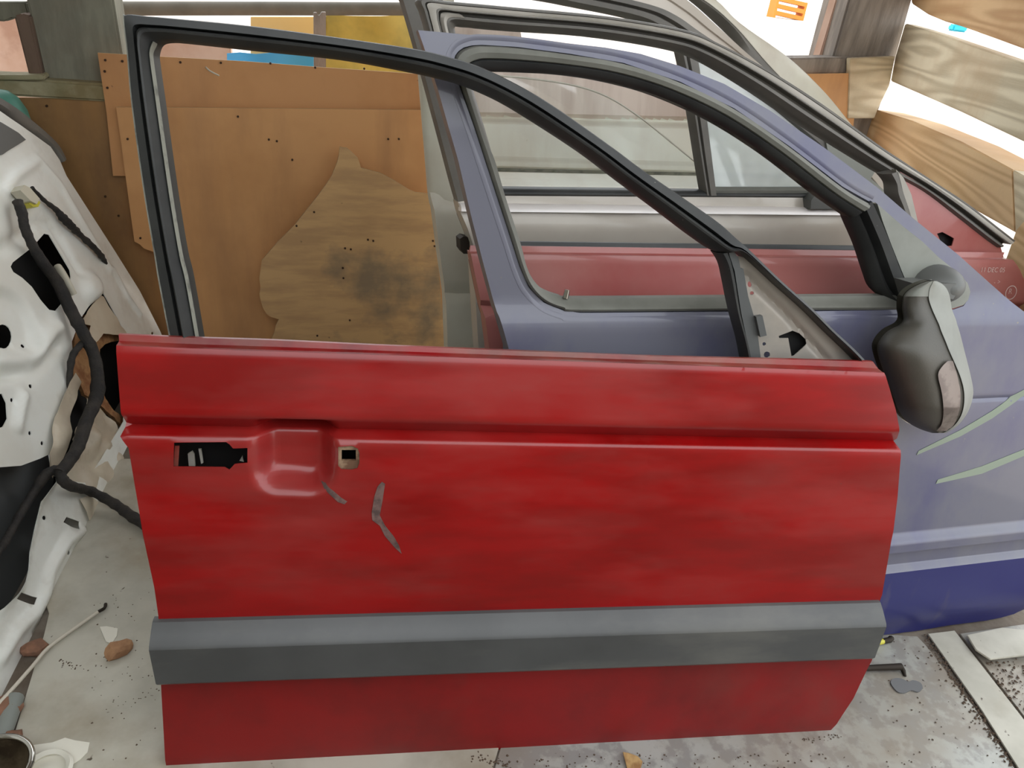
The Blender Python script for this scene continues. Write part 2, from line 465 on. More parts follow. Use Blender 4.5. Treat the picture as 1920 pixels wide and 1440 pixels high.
M['leaf'] = material('dry_leaf', srgb(190, 156, 104), 0.8, 0, srgb(150, 112, 70), 40)
M['ground'] = material('pale_yard_ground', srgb(214, 200, 188), 0.95, 0, srgb(196, 178, 164), .8)
M['pink'] = material('pink_plaster', srgb(190, 160, 142), 0.9, 0, srgb(176, 140, 118), 3, dust=srgb(150, 110, 90), dust_sc=6, dust_lo=.6, dust_amt=.5)
M['tarpy'] = material('yellow_tarp', srgb(206, 176, 80), 0.6, 0, srgb(170, 150, 70), 4)
M['tarpb'] = material('blue_tarp', srgb(70, 160, 214), 0.5)
M['tarpc'] = material('cyan_tarp', srgb(40, 180, 200), 0.5)
M['orange'] = material('orange_paint', srgb(220, 130, 40), 0.6)
M['railo'] = material('grey_rail', srgb(128, 122, 110), 0.7, 0, srgb(110, 104, 92), 5)
M['teal'] = material('teal_plastic', srgb(84, 138, 122), 0.4)
M['chalk'] = material('green_chalk', srgb(146, 156, 140), 0.95)
M['chalkw'] = material('white_chalk', srgb(214, 190, 182), 0.95)
M['roof'] = material('dull_shed_roof', srgb(120, 112, 104), 0.9)
M['glassq'] = glass('dusty_glass', (.92, .96, .95, 1), .55)
M['glassc'] = glass('clear_glass', (.98, .992, .985, 1), .02)

# ------------------------------------------------------------------ setting: ground, floor, roof, walls
def quad(name, pts, mat, parent=None, vec=(0, 0, -0.03), bevel=0.0):
    return prism(name, pts, vec, mat, parent, bevel)

g = quad('yard_ground', [(-90, -90, -.06), (90, -90, -.06), (90, 90, -.06), (-90, 90, -.06)], M['ground'], vec=(0, 0, -.1))
tag(g, 'pale yard ground outside the shed', 'ground', kind='structure')
fl = quad('floor', [(-1.1, -1.3, 0), (2.3, -1.3, 0), (2.3, 2.45, 0), (-1.1, 2.45, 0)], M['floor'], vec=(0, 0, -.05))
tag(fl, 'dirty earth floor of the shed', 'floor', kind='structure')
rf_ = quad('ceiling', [(-1.2, .35, 2.15), (2.5, .35, 2.15), (2.5, 2.75, 2.0), (-1.2, 2.75, 2.0)], M['roof'], vec=(0, 0, .05))
tag(rf_, 'shed roof above the parts', 'roof', kind='structure')
wl = quad('wall_left', [(-1.0, -1.0, 0), (-1.0, 2.4, 0), (-1.0, 2.4, 2.1), (-1.0, -1.0, 2.1)], M['post'], vec=(-.04, 0, 0))
tag(wl, 'boarded side wall of the shed', 'wall', kind='structure')

wf = quad('light_blocker_front', [(-1.0, -1.0, 0), (2.0, -1.0, 0), (2.0, -1.0, 1.5), (-1.0, -1.0, 1.5)], M['post'], vec=(0, -.05, 0))  # added unseen wall: cuts low front light, lets high sky light in
tag(wf, 'added low wall behind the viewer, blocking low front light', 'wall', kind='structure')
YR = 2.30
RN = Vector((0, -1, 0))
def rear(px, py, y=YR):
    return hit(px, py, Vector((0, y, 0)), RN)
wr = empty('wall_rear', Matrix.Translation((0.6, YR, 0)), 'open timber rear wall of the shed', 'wall', 'structure')
# posts, beam and rails of the rear wall
def atz(p, z): return Vector((p.x, p.y, z))
prism('post', [atz(rear(47, -60, YR), 2.02), atz(rear(212, -60, YR), 2.02), rear(213, 0, YR), rear(229, 99, YR), atz(rear(229, 99, YR), 0), atz(rear(83, 150, YR), 0), rear(83, 150, YR), rear(49, 0, YR)], (0, .12, 0), M['post'], wr, .006)
bz = rear(100, 150, YR - .03).z; bz2 = rear(100, 184, YR - .03).z
prism('beam', [(-.98, YR - .04, bz), (-.28, YR - .04, bz), (-.28, YR - .04, bz2), (-.98, YR - .04, bz2)], (0, .10, 0), M['beam'], wr, .006)
prism('ledge', [rear(-30, 141, YR - .05), rear(80, 141, YR - .05), rear(83, 150, YR - .05), rear(-30, 150, YR - .05)], (0, .06, 0), M['beam'], wr, .002)
prism('stud', [rear(26, 30, YR - .02), rear(40, 25, YR - .02), rear(56, 30, YR - .02), rear(80, 141, YR - .02), rear(54, 141, YR - .02)], (0, .05, 0), M['woodd'], wr, .004)
prism('plate', [rear(-40, 4, YR + .05), rear(49, 4, YR + .05), rear(55, 30, YR + .05), rear(22, 36, YR + .05), rear(10, 41, YR + .05), rear(-40, 36, YR + .05)], (0, .05, 0), M['post'], wr, .004)
prism('corner_post', [atz(rear(1601, -40), 2.02), atz(rear(1720, -40), 2.02), rear(1709, 7), rear(1678, 118), atz(rear(1678, 118), 0), atz(rear(1561, 112), 0), rear(1561, 112), rear(1592, 0)], (0, .14, 0), M['post2'], wr, .006)
prism('stud', [rear(1580, -40, YR + .06), rear(1604, -40, YR + .06), rear(1564, 108, YR + .06), rear(1536, 108, YR + .06)], (0, .04, 0), M['pink'], wr, .003)
prism('rail', [rear(1440, 110, YR - .03), rear(1679, 106, YR - .03), rear(1672, 138, YR - .03), rear(1450, 139, YR - .03)], (0, .07, 0), M['post2'], wr, .004)
prism('rail_plate', [rear(1594, 110, YR - .055), rear(1679, 106, YR - .055), rear(1668, 160, YR - .055), rear(1646, 205, YR - .055), rear(1640, 222, YR - .055), rear(1590, 222, YR - .055)], (0, .02, 0), M['wood1'], wr, .002)

# right wall: separate planks with open gaps between them
WA, WB = Vector((1.94, 2.33, 0)), Vector((1.617, 1.5, 0))
WU = (WB - WA).normalized(); WN = Vector((WU.y, -WU.x, 0))
if WN.dot(CAM - WA) < 0: WN = -WN
def rw(px, py, off=0.0): return hit(px, py, WA + WN * off, WN)
wR = empty('wall_right', Matrix.Translation(WA), 'slatted plank side wall of the shed', 'wall', 'structure')
def plank(pts, mat, off=0.0, th=.035, name='plank'):
    o = prism(name, [rw(a, b, off) for a, b in pts], -WN * th, M[mat], wR, .003)
    return o
plank([(1700, -60), (2040, -60), (2040, 134), (1920, 92), (1860, 70), (1801, 49), (1770, 40), (1739, 27), (1709, 7)], 'wood3')
plank([(1697, 44), (1760, 63), (1920, 118), (2040, 160), (2040, 322), (1920, 266), (1800, 209), (1670, 152), (1678, 108)], 'wood1')
plank([(1640, 205), (1709, 226), (1801, 265), (1898, 318), (1903, 436), (1810, 384), (1740, 338), (1600, 260)], 'wood2', .0, .10)
plank([(1898, 318), (1960, 352), (2040, 400), (2040, 520), (1965, 470), (1903, 436)], 'wood1', .0, .05)
plank([(1935, 395), (2040, 455), (2040, 640), (1920, 640), (1880, 500), (1905, 430)], 'wood2', .03, .03, 'brace')

# fibreboard sheets nailed to the rear wall
def nails(parent, fr, pts, big=False):
    for a, b in pts:
        u, v = fr.uv(a, b, .004)
        k = 8; r = .003
        vs = [(u + r * math.cos(i * 2 * math.pi / k), v + r * math.sin(i * 2 * math.pi / k), -.001) for i in range(k)]
        vs += [(x, y, .0035) for x, y, _ in vs]
        link('nail', vs, [list(range(k, 2 * k))] + [[i, (i + 1) % k, k + (i + 1) % k, k + i] for i in range(k)], M['nail'], parent, False)

FA = Frame((-.45, YR - .045, 0), (1, 0, 0), 0)
eA = empty('fibreboard_sheet', FA.matrix(), 'upper brown fibreboard sheet with a bent nail, below the rear opening', 'board')
sheet('panel', FA.P([(183, 99), (300, 106), (460, 115), (600, 126), (790, 139), (860, 144), (872, 330), (212, 330), (200, 213)]), M['board'], eA, t=.004, step=9, smooth=False, edge_step=.05, edge=M['edge'])
nails(eA, FA, [(197, 113), (229, 115), (338, 117), (414, 118), (507, 119), (591, 127), (683, 129), (196, 134), (201, 165)])
p0 = FA.O + FA.U * FA.uv(386, 126)[0] + FA.V * FA.uv(386, 126)[1]
tube('bent_nail', [FA.matrix().inverted() @ p for p in (p0, p0 + Vector((.012, -.03, -.004)), p0 + Vector((.035, -.045, -.012)))], [.0022, .0018], M['rod'], eA, 6, 4, world=False)
FB = Frame((-.45, YR - .062, 0), (1, 0, 0), 0)
eB = empty('fibreboard_sheet', FB.matrix(), 'large orange fibreboard sheet with a torn lower left corner', 'board')
sheet('panel', FB.P([(218, 201), (500, 203), (860, 207), (905, 760), (330, 760), (318, 560), (300, 480), (287, 472), (270, 466), (262, 458), (252, 453)]), M['board2'], eB, t=.005, step=9, smooth=False, edge_step=.05, edge=M['edge'])
nails(eB, FB, [(239, 261), (446, 219), (519, 265), (504, 262), (263, 447), (728, 261), (748, 261), (548, 300)])
FC = Frame((-.7, YR - .03, 0), (1, 0, 0), 0)
eC = empty('fibreboard_sheet', FC.matrix(), 'dark brown fibreboard sheet under the mossy beam', 'board')
sheet('panel', FC.P([(33, 183), (180, 186), (260, 190), (330, 700), (60, 700)]), M['board3'], eC, t=.004, step=9, smooth=False, edge_step=.05, edge=M['edge'])
nails(eC, FC, [(87, 199), (222, 267), (197, 369), (222, 405)])
FD = Frame((-.1, YR - .14, 0), (1, 0, 0), 2.5)
eD = empty('plywood_offcut', FD.matrix(), 'ragged stained plywood offcut with a pointed top leaning on the boards', 'board')
dd = [(637, 276), (651, 278), (662, 288), (671, 297), (677, 315), (695, 320), (714, 325), (740, 339), (765, 355), (779, 361), (806, 364), (810, 392), (822, 500), (836, 649), (842, 760),
      (505, 760), (508, 640), (514, 625), (517, 612), (523, 599), (507, 594), (500, 589), (492, 575), (486, 552), (489, 540), (486, 523), (491, 489), (520, 455), (551, 424), (594, 370), (610, 348), (622, 330), (632, 305), (635, 293)]
sheet('panel', FD.P(dd), M['ply'], eD, t=.009, step=9, smooth=False, edge_step=.03, edge=M['edge'])
nails(eD, FD, [(658, 468), (647, 466), (690, 450), (700, 452), (643, 503), (644, 522), (656, 601), (595, 630), (556, 424), (812, 452), (815, 462), (589, 398)])
FE = Frame((1.4, YR - .05, 0), (1, 0, 0), 0)
eE = empty('fibreboard_sheet', FE.matrix(), 'small orange fibreboard sheet under the rail beside the corner planks', 'board')
sheet('panel', FE.P([(1500, 139), (1605, 137), (1613, 142), (1602, 218), (1590, 330), (1480, 330)]), M['board2'], eE, t=.004, step=9, smooth=False, edge_step=.05, edge=M['edge'])
nails(eE, FE, [(1603, 150), (1612, 180)])

# ------------------------------------------------------------------ front red door
A1, B1 = floor_pt(312, 1438, .0065), floor_pt(1556, 1371, .0065)
F1 = Frame(A1, B1 - A1, 10)
e1 = empty('car_door', F1.matrix(), 'bright red car door with black window frame and grey rub strip, nearest of the row', 'car door')
def vline(fr, a, b, w_=0.0):
    (u0, v0), (u1, v1) = fr.uv(*a, w_), fr.uv(*b, w_)
    return lambda u: v0 + (v1 - v0) * (u - u0) / (u1 - u0)
L_top = vline(F1, (222, 627), (1637, 678), -.014); L_sh = vline(F1, (218, 647), (1658, 698), 0)
L_c1 = vline(F1, (236, 779), (1684, 811), .013); L_c2 = vline(F1, (236, 795), (1684, 826), -.008); L_c3 = vline(F1, (236, 817), (1687, 844), .016)
L_t1 = vline(F1, (298, 1162), (1649, 1126), .010); L_t2 = vline(F1, (300, 1284), (1635, 1236), .008); L_b = vline(F1, (312, 1438), (1556, 1371), -.004)
def lerp(a, b, t): return a + (b - a) * t
R0 = F1.uv(474, 850)[0]; R1 = F1.uv(629, 850)[0]; RB = F1.uv(550, 915)[1]; RT = F1.uv(550, 792)[1]
def prof1(u, v):
    ls = [L_sh(u), L_sh(u) - .006, L_c1(u) + .006, L_c1(u), L_c2(u), L_c3(u), L_c3(u) - .008, lerp(L_c3(u), L_t1(u), .5), L_t1(u), L_t2(u), L_b(u) + .02, L_b(u)]
    ws = [-.002, .001, .013, .012, -.008, .0145, .0170, .022, .010, .008, .001, -.004]
    if v >= ls[0]: w_ = ws[0]
    elif v <= ls[-1]: w_ = ws[-1]
    else:
        for i in range(len(ls) - 1):
            if ls[i] >= v >= ls[i + 1]:
                t = (ls[i] - v) / (ls[i] - ls[i + 1])
                if i in (5, 6): t = t
                w_ = lerp(ws[i], ws[i + 1], t); break
    rad = .040; cx_, hw = (R0 + R1) / 2, (R1 - R0) / 2 + .004
    qx = abs(u - cx_) - (hw - rad); qy = (RB - .004 + rad) - v
    sd = math.hypot(max(qx, 0), max(qy, 0)) + min(max(qx, qy), 0) - rad
    rec = sstep(0.0, -lerp(.036, .026, sstep(cx_ - .03, cx_ + .06, u)), sd) * (1 - sstep(RT - .006, RT + .01, v))
    return w_ - .034 * rec
rows = []
def addrows(la, lb, n):
    for i in range(n): rows.append((la, lb, i / n))
addrows(lambda u: L_sh(u) - .006, lambda u: L_c1(u) + .006, 12); addrows(lambda u: L_c1(u) + .006, L_c1, 2); addrows(L_c1, L_c2, 5); addrows(L_c2, L_c3, 6); addrows(L_c3, lambda u: L_c3(u) - .11, 22); addrows(lambda u: L_c3(u) - .11, L_t1, 24)
addrows(L_t1, L_t2, 6); addrows(L_t2, L_b, 12)
gp = []
nu = 260
for i in range(nu + 1):
    u = -.06 + 1.32 * i / nu
    for la, lb, t in rows: gp.append((u, lerp(la(u), lb(u), t)))
out1 = F1.PR([(218, 647), (360, 653), (513, 658), (700, 664), (900, 671), (1200, 681), (1450, 690), (1640, 697), (1658, 699), (1669, 732), (1680, 770), (1685, 812), (1682, 822), (1687, 843), (1687, 880), (1683, 932),
             (1671, 1015), (1654, 1115), (1649, 1128), (1642, 1190), (1635, 1238), (1625, 1257), (1600, 1310), (1580, 1340), (1556, 1371), (1440, 1377), (1050, 1400), (700, 1419), (312, 1438),
             (302, 1287), (299, 1200), (297, 1155), (289, 1100), (262, 965), (241, 840), (236, 806), (237, 792), (231, 782), (218, 660)], prof1)
hole_h = F1.PR([(326, 830), (424, 829), (430, 833), (437, 841), (464, 840), (464, 868), (440, 870), (430, 881), (421, 876), (325, 875)], prof1)
hole_l = F1.PR([(634, 838), (660, 836), (671, 841), (674, 850), (674, 868), (670, 878), (660, 881), (640, 880), (634, 874)], prof1)
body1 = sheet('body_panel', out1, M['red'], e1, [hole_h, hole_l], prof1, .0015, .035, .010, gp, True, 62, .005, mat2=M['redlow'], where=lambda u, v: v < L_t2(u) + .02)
# belt lip, cavity behind the holes and inner shell
bf = [F1.uv(x, y, -.014) for x, y in ((222, 627), (360, 633), (513, 638), (700, 647), (900, 655), (1200, 667), (1450, 673), (1600, 677), (1637, 678))]
bg_ = [F1.uv(x, y, 0) for x, y in ((218, 648), (358, 654), (511, 659), (700, 665), (900, 672), (1200, 682), (1450, 691), (1612, 697), (1658, 700))]
band('belt_flange', list(zip(bf, bg_)), M['flange'], e1, [(0, -.016), (.03, -.0145), (.75, -.012), (.9, -.006), (1, -.001)], back=-.02, k=6, angle=50)
ins = [(lerp(.6, a, .985), lerp(.3, b, .95)) for a, b in out1]
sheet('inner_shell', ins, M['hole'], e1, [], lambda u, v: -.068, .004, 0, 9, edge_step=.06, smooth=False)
hs = [F1.uv(a, b) for a, b in ((330, 833), (338, 833), (336, 874), (328, 872))]
sheet('striker_tab', hs, M['flange'], e1, [], lambda u, v: prof1(u, v) - .012, .002, 0, 9, smooth=False)
for pts in ([(352, 851), (360, 846), (364, 852), (366, 874), (354, 874)], [(372, 842), (377, 842), (381, 868), (377, 870)], [(449, 864), (454, 855), (457, 866)]):
    sheet('latch_rod', F1.P(pts, -.05), M['paper'], e1, [], lambda u, v: -.05, .003, 0, 9, smooth=False, label='pale latch rod inside the handle opening')
lock = sheet('lock_plate', F1.PR([(632, 836), (662, 834), (673, 840), (676, 852), (675, 872), (669, 881), (655, 883), (638, 881), (632, 874)], prof1), M['plate'], e1,
             [F1.PR([(640, 846), (667, 846), (667, 866), (640, 866)], prof1)], lambda u, v: prof1(u, v) - .004, .005, 0, .006, edge_step=.004, label='tan square lock plate')
# rub strip
tp = lambda x: (x, 1162 + (x - 298) * (1126 - 1162) / (1649 - 298)); bt = lambda x: (x, 1285 + (x - 299) * (1236 - 1285) / (1635 - 299))
prs = []
for i in range(13):
    t = i / 12
    a = tp(298 + (1649 - 298) * t); b = bt(297 + (1637 - 297) * t)
    prs.append((F1.uv(*a, .012), F1.uv(*b, .033)))
def offs(p, du): return (p[0] + du, p[1])
prs = [(offs(prs[0][0], -.008), offs(prs[0][1], -.002))] + prs[1:]
rub = band('rub_strip', prs, M['trim'], e1, [(0, .010), (.015, .016), (.10, .026), (.24, .040), (.29, .0425), (.34, .042), (.95, .036), (1, .032)], back=.004, k=4, angle=20)
# scratches
def scratch(parent, fr, rel, pts, mat='primer', dz=.0008):
    return sheet('scratch', fr.PR(pts, rel), M[mat], parent, [], lambda u, v: rel(u, v) + dz, .0006, 0, .006, edge_step=.006)
scratch(e1, F1, prof1, [(716, 903), (722, 907), (717, 940), (712, 966), (722, 985), (738, 1005), (748, 1022), (753, 1038), (740, 1026), (722, 1005), (712, 985), (698, 975), (697, 960), (702, 930), (708, 912)])
scratch(e1, F1, prof1, [(602, 900), (611, 905), (625, 920), (640, 933), (651, 940), (646, 945), (634, 941), (622, 930), (608, 915)])
# window frame
prF1 = [((324, 655), (373, 655)), ((300, 530), (351, 530)), ((292, 480), (339, 480)), ((277, 393), (324, 393)), ((263, 300), (310, 300)), ((248, 187), (294, 187)), ((240, 95), (284, 118)), ((235, 55), (283, 98)),
        ((233, 28), (290, 81)), ((275, 30), (307, 76)), ((333, 35), (342, 78)), ((467, 48), (460, 91)), ((640, 71), (632, 109)), ((780, 92), (760, 132)), ((847, 108), (820, 145)), ((907, 128), (875, 161)), ((973, 160), (940, 190)),
        ((1040, 200), (1005, 229)), ((1140, 270), (1095, 288)), ((1207, 320), (1165, 341)), ((1280, 370), (1240, 397)), ((1347, 417), (1310, 450)), ((1380, 446), (1355, 478)), ((1401, 465), (1389, 477)), ((1463, 525), (1454, 534)),
        ((1517, 573), (1508, 582)), ((1559, 615), (1550, 624)), ((1601, 654), (1592, 664)), ((1628, 683), (1619, 693))]
FW = -.026
prF1 = [(F1.uv(*a, FW), F1.uv(*b, FW)) for a, b in prF1]
PF = [(0, -.002), (.05, .004), (.38, .006), (.43, -.006), (.47, -.004), (.52, .008), (.60, .012), (.68, .011), (.80, .004), (.93, -.004), (1, -.014)]
fr1 = band('window_frame', prF1, M['black'], e1, PF, back=-.062, k=5, angle=35, off=FW)
band('seal_lip', prF1[:9], M['lip'], fr1, [(0, .002), (.4, .006), (1, .003)], back=-.036, f0=-.02, f1=.045, k=5, off=FW)
band('seal_lip', prF1[:9], M['lip'], fr1, [(0, -.003), (.5, .0), (1, -.008)], back=-.042, f0=.91, f1=.985, k=5, off=FW)
chL = [(1347, 476), (1355, 487), (1362, 502), (1368, 529), (1380, 588), (1395, 644), (1404, 692)]
chR = [(1374, 472), (1377, 487), (1379, 502), (1384, 529), (1392, 588), (1406, 644), (1416, 692)]
band('glass_channel', [(F1.uv(*a, FW), F1.uv(*b, FW)) for a, b in zip(chL, chR)], M['black'], e1, [(0, -.010), (.3, .002), (.6, .002), (.8, -.012), (1, -.004)], back=-.056, k=4, off=FW)
brk = sheet('channel_bracket', F1.P([(1364, 461), (1374, 468), (1386, 482), (1391, 504), (1396, 505), (1405, 556), (1421, 612), (1431, 690), (1414, 690), (1392, 588), (1380, 510)], FW), M['bracket'], e1, [], lambda u, v: -.004 + FW, .012, 0, 9, smooth=False)
sheet('clip', F1.P([(1416, 593), (1428, 591), (1436, 628), (1424, 631)], FW), M['bracket'], brk, [], lambda u, v: .003 + FW, .008, 0, 9, smooth=False)
tri1 = F1.P([(1384, 480), (1400, 484), (1420, 500), (1509, 579), (1604, 667), (1612, 690), (1425, 690)], FW - .012)
th1 = F1.P([(1460, 630), (1486, 620), (1501, 626), (1514, 638), (1513, 645), (1489, 667), (1484, 668), (1478, 634), (1461, 634)], FW - .012)
th2 = [F1.P([(cx + r * math.cos(i * math.pi / 5), cy + r * math.sin(i * math.pi / 5)) for i in range(10)], FW - .012) for cx, cy, r in ((1407, 534, 5), (1410, 550, 4), (1438, 665, 6), (1433, 645, 3.5))]
ridge1 = F1.P([(1398, 515), (1475, 590), (1552, 676)], FW - .012)
sheet('corner_plate', tri1, M['steel'], e1, [th1] + th2, lambda u, v: FW - .012 - .007 * math.exp(-(line_dist((u, v), ridge1) / .005) ** 2), .0015, 0, .004, edge_step=.004)
sheet('corner_inner', F1.P([(1450, 612), (1500, 612), (1525, 640), (1500, 680), (1484, 680), (1478, 634), (1450, 634)], FW - .03), M['hole'], e1, [], lambda u, v: FW - .03, .002, 0, 9, smooth=False)

# ------------------------------------------------------------------ blue door with the mirror
F2 = Frame((.30, .838, .0055), (1, -.006, 0), 10)
e2 = empty('car_door', F2.matrix(), 'blue car door with grey wing mirror and chalk stripes behind the red one', 'car door')
bot2 = [(1676, 1197), (1727, 1191), (1789, 1180), (1859, 1171), (1888, 1165), (1910, 1158), (1925, 1147)]
uL = F2.uv(952, 656)
out2 = F2.P([(786, 55), (873, 63), (973, 72), (1070, 80), (1140, 88), (1207, 100), (1280, 123), (1363, 157), (1447, 207), (1547, 277), (1647, 353), (1713, 410), (1797, 478), (1847, 523), (1920, 588), (1962, 632), (1984, 700), (1990, 800), (1985, 950), (1965, 1080), (1945, 1125)])
out2 += F2.P(list(reversed(bot2)))
out2 = [(a, max(b, .002)) for a, b in out2]
out2 += [(uL[0] + .06, .004), (uL[0] + .035, .25), (uL[0] + .012, .5)] + F2.P([(952, 656), (934, 592), (930, 583), (905, 489), (883, 403), (859, 300), (840, 233), (822, 167), (800, 97)])
inn2 = F2.P([(853, 112), (856, 103), (862, 95), (872, 88), (888, 84), (907, 83), (973, 87), (1073, 100), (1173, 117), (1280, 153), (1380, 203), (1480, 273), (1580, 350), (1630, 378), (1642, 380), (1690, 422), (1726, 450), (1757, 480), (1796, 511), (1812, 528), (1818, 545), (1814, 562), (1804, 573), (1784, 579), (1692, 579),
             (1530, 582), (1330, 583), (1086, 585), (1052, 580), (1019, 567), (991, 539), (974, 500), (958, 450), (936, 383), (909, 300), (890, 240), (860, 153)])
beltv = F2.uv(1300, 590)[1]
midv = F2.uv(1870, 742)[1]; t2a = F2.uv(1800, 985)[1]; t2b = F2.uv(1800, 1012)[1]; t2c = F2.uv(1800, 1046)[1]
def prof2(u, v):
    w_ = .012 * sstep(beltv + .03, beltv - .02, v)
    w_ -= .003 * math.exp(-((v - midv) / .004) ** 2)
    w_ += .014 * sstep(t2a + .004, t2a - .012, v) - .022 * sstep(t2b + .004, t2b - .008, v) + .012 * sstep(t2c + .006, t2c - .006, v)
    w_ -= .03 * sstep(.12, 0, v) ** 2
    w_ -= .02 * sstep(.9, 1.25, v)
    return w_
gp = []
vs_ = [i * .02 for i in range(70)] + [t2a - .016 + i * .004 for i in range(8)] + [t2b - .012 + i * .004 for i in range(6)] + [t2c - .01 + i * .004 for i in range(6)] + [beltv + .03 - i * .006 for i in range(9)] + [midv - .008 + .004 * i for i in range(5)]
vs_ = sorted(set(round(v, 4) for v in vs_))
vs_ = [v for v in vs_ if v < beltv]
for i in range(150):
    for v in vs_: gp.append((-.35 + i * .011, v))
for i in range(150):
    for k in range(60): gp.append((-.35 + i * .011, beltv + k * .011))
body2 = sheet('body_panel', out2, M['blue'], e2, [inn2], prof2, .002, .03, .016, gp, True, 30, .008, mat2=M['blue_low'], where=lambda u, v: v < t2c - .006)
um2 = max(p[0] for p in out2)
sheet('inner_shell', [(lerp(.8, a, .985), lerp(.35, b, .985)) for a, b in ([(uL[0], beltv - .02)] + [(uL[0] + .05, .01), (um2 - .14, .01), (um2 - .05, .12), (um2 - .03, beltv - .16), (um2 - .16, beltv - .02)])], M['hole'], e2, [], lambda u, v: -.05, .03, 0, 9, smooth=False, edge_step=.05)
# window seal: grey outer, black inner
so = [(1692, 579), (1640, 581), (1530, 581), (1330, 582), (1086, 584), (1052, 579), (1020, 566), (992, 538), (975, 500), (959, 450), (937, 383), (910, 300), (891, 240), (863, 153), (855, 115), (864, 96), (885, 86), (910, 84), (973, 88), (1073, 101), (1173, 118), (1280, 154), (1380, 204), (1480, 274), (1580, 351), (1632, 381)]
si = [(1690, 557), (1640, 558), (1530, 559), (1330, 561), (1086, 563), (1058, 560), (1024, 547), (1003, 526), (991, 500), (980, 458), (953, 375), (931, 300), (917, 267), (887, 170), (886, 150), (893, 141), (905, 135), (923, 133), (973, 134), (1060, 139), (1148, 153), (1240, 179), (1345, 227), (1445, 291), (1540, 365), (1604, 410)]
prs2 = [(F2.uv(*a), F2.uv(*b)) for a, b in zip(so, si)]
rel2 = lambda u, v: prof2(u, v) * .5
cen2 = F2.uv(1250, 380)
def outset(line, d):
    res = []
    for i, p in enumerate(line):
        a, b = line[max(0, i - 1)], line[min(len(line) - 1, i + 1)]
        tx, ty = b[0] - a[0], b[1] - a[1]; L_ = math.hypot(tx, ty)
        nx, ny = -ty / L_, tx / L_
        if nx * (p[0] - cen2[0]) + ny * (p[1] - cen2[1]) < 0: nx, ny = -nx, -ny
        res.append((p[0] + nx * d, p[1] + ny * d))
    return res
sou = F2.P(so)
band('window_return', list(zip(outset(sou, .013), outset(sou, -.004))), M['blue'], e2, [(0, .0006), (.35, .0008), (.7, -.004), (1, -.014)], back=-.02, k=5, relief=prof2, angle=60)
sl = band('window_seal', prs2, M['seal'], e2, [(0, -.008), (.08, .004), (.3, .008), (.5, .004), (.55, -.004), (1, -.012)], back=-.03, k=5, relief=rel2, angle=40)
band('inner_lip', prs2[14:], M['black'], sl, [(0, -.001), (.2, .002), (.6, -.002), (1, -.010)], back=-.028, f0=.52, f1=1.0, k=5, relief=rel2)
ch = [((1632, 376), (1600, 404)), ((1650, 415), (1606, 420)), ((1668, 458), (1624, 462)), ((1690, 515), (1642, 517)), ((1703, 543), (1655, 547)), ((1716, 572), (1690, 575))]
band('glass_channel', [(F2.uv(*b), F2.uv(*a)) for a, b in ch], M['black'], e2, [(0, -.012), (.25, -.002), (.35, -.014), (.5, -.014), (.6, .004), (.95, .006), (1, .0)], back=-.034, k=4)
sail = F2.P([(1642, 382), (1690, 424), (1726, 452), (1757, 482), (1795, 512), (1811, 530), (1816, 546), (1812, 561), (1803, 571), (1784, 577), (1712, 577), (1703, 543), (1690, 513), (1668, 458), (1652, 415)])
eM = sheet('mirror_sail', sail, M['pgrey'], e2, [], lambda u, v: .004, .02, 0, .02)
u_, v_ = F2.uv(1064, 562); tube('lock_pin', [(u_, v_, -.01), (u_ + .001, v_ + .006, -.01), (u_ + .002, v_ + .013, -.01)], [.0045, .004], M['steelrim'], e2, 10, 3, world=False)
# mirror pivot dome
def ellipsoid(name, fr, px, py, rpx, rpy, w0, d, mat, parent, cut=-9, seg=24, rings=10):
    cu, cv = fr.uv(px, py, w0); au = abs(fr.uv(px + rpx, py, w0)[0] - cu); av = abs(fr.uv(px, py + rpy, w0)[1] - cv)
    vs, fs = [], []
    for i in range(rings + 1):
        ph = math.pi / 2 * i / rings
        for j in range(seg):
            th = 2 * math.pi * j / seg
            vs.append((cu + au * math.cos(ph) * math.cos(th), max(cv + cut, cv + av * math.cos(ph) * math.sin(th)), w0 + d * math.sin(ph)))
    for i in range(rings):
        for j in range(seg):
            k = (j + 1) % seg
            fs.append([i * seg + j, i * seg + k, (i + 1) * seg + k, (i + 1) * seg + j])
    fs.append(list(range(seg)))
    return link(name, vs, fs, mat, parent, True, 50)
ellipsoid('mirror_pivot', F2, 1751, 532, 40, 36, .004, .05, M['pmid'], e2)
sheet('mirror_bracket', F2.P([(1712, 531), (1791, 531), (1794, 545), (1786, 560), (1720, 560)], .05), M['pmid'], e2, [], lambda u, v: .052, .045, 0, .02)
# mirror housing: rows of (left, rim, right) traced on a plane clear of the door skin
MW = .075
mr = [(527, 1742, 1750, 1757), (532, 1726, 1748, 1766), (540, 1710, 1744, 1774), (550, 1698, 1742, 1779), (562, 1692, 1742, 1782), (580, 1691, 1748, 1785), (598, 1693, 1756, 1792), (609, 1686, 1761, 1795), (621, 1664, 1765, 1799), (640, 1648, 1773, 1804), (660, 1645, 1781, 1809), (704, 1659, 1800, 1820), (737, 1672, 1808, 1825), (768, 1684, 1806, 1817), (790, 1700, 1796, 1803), (804, 1724, 1782, 1788), (812, 1748, 1768, 1773)]
ymr = [r[0] for r in mr]
dense = catmull([tuple(map(float, r)) for r in mr], 4)
def mrow(y):
    for i in range(len(dense) - 1):
        if dense[i][0] <= y <= dense[i + 1][0]:
            t = (y - dense[i][0]) / (dense[i + 1][0] - dense[i][0] + 1e-9)
            return [lerp(dense[i][q], dense[i + 1][q], t) for q in (1, 2, 3)]
    return list(dense[-1][1:])
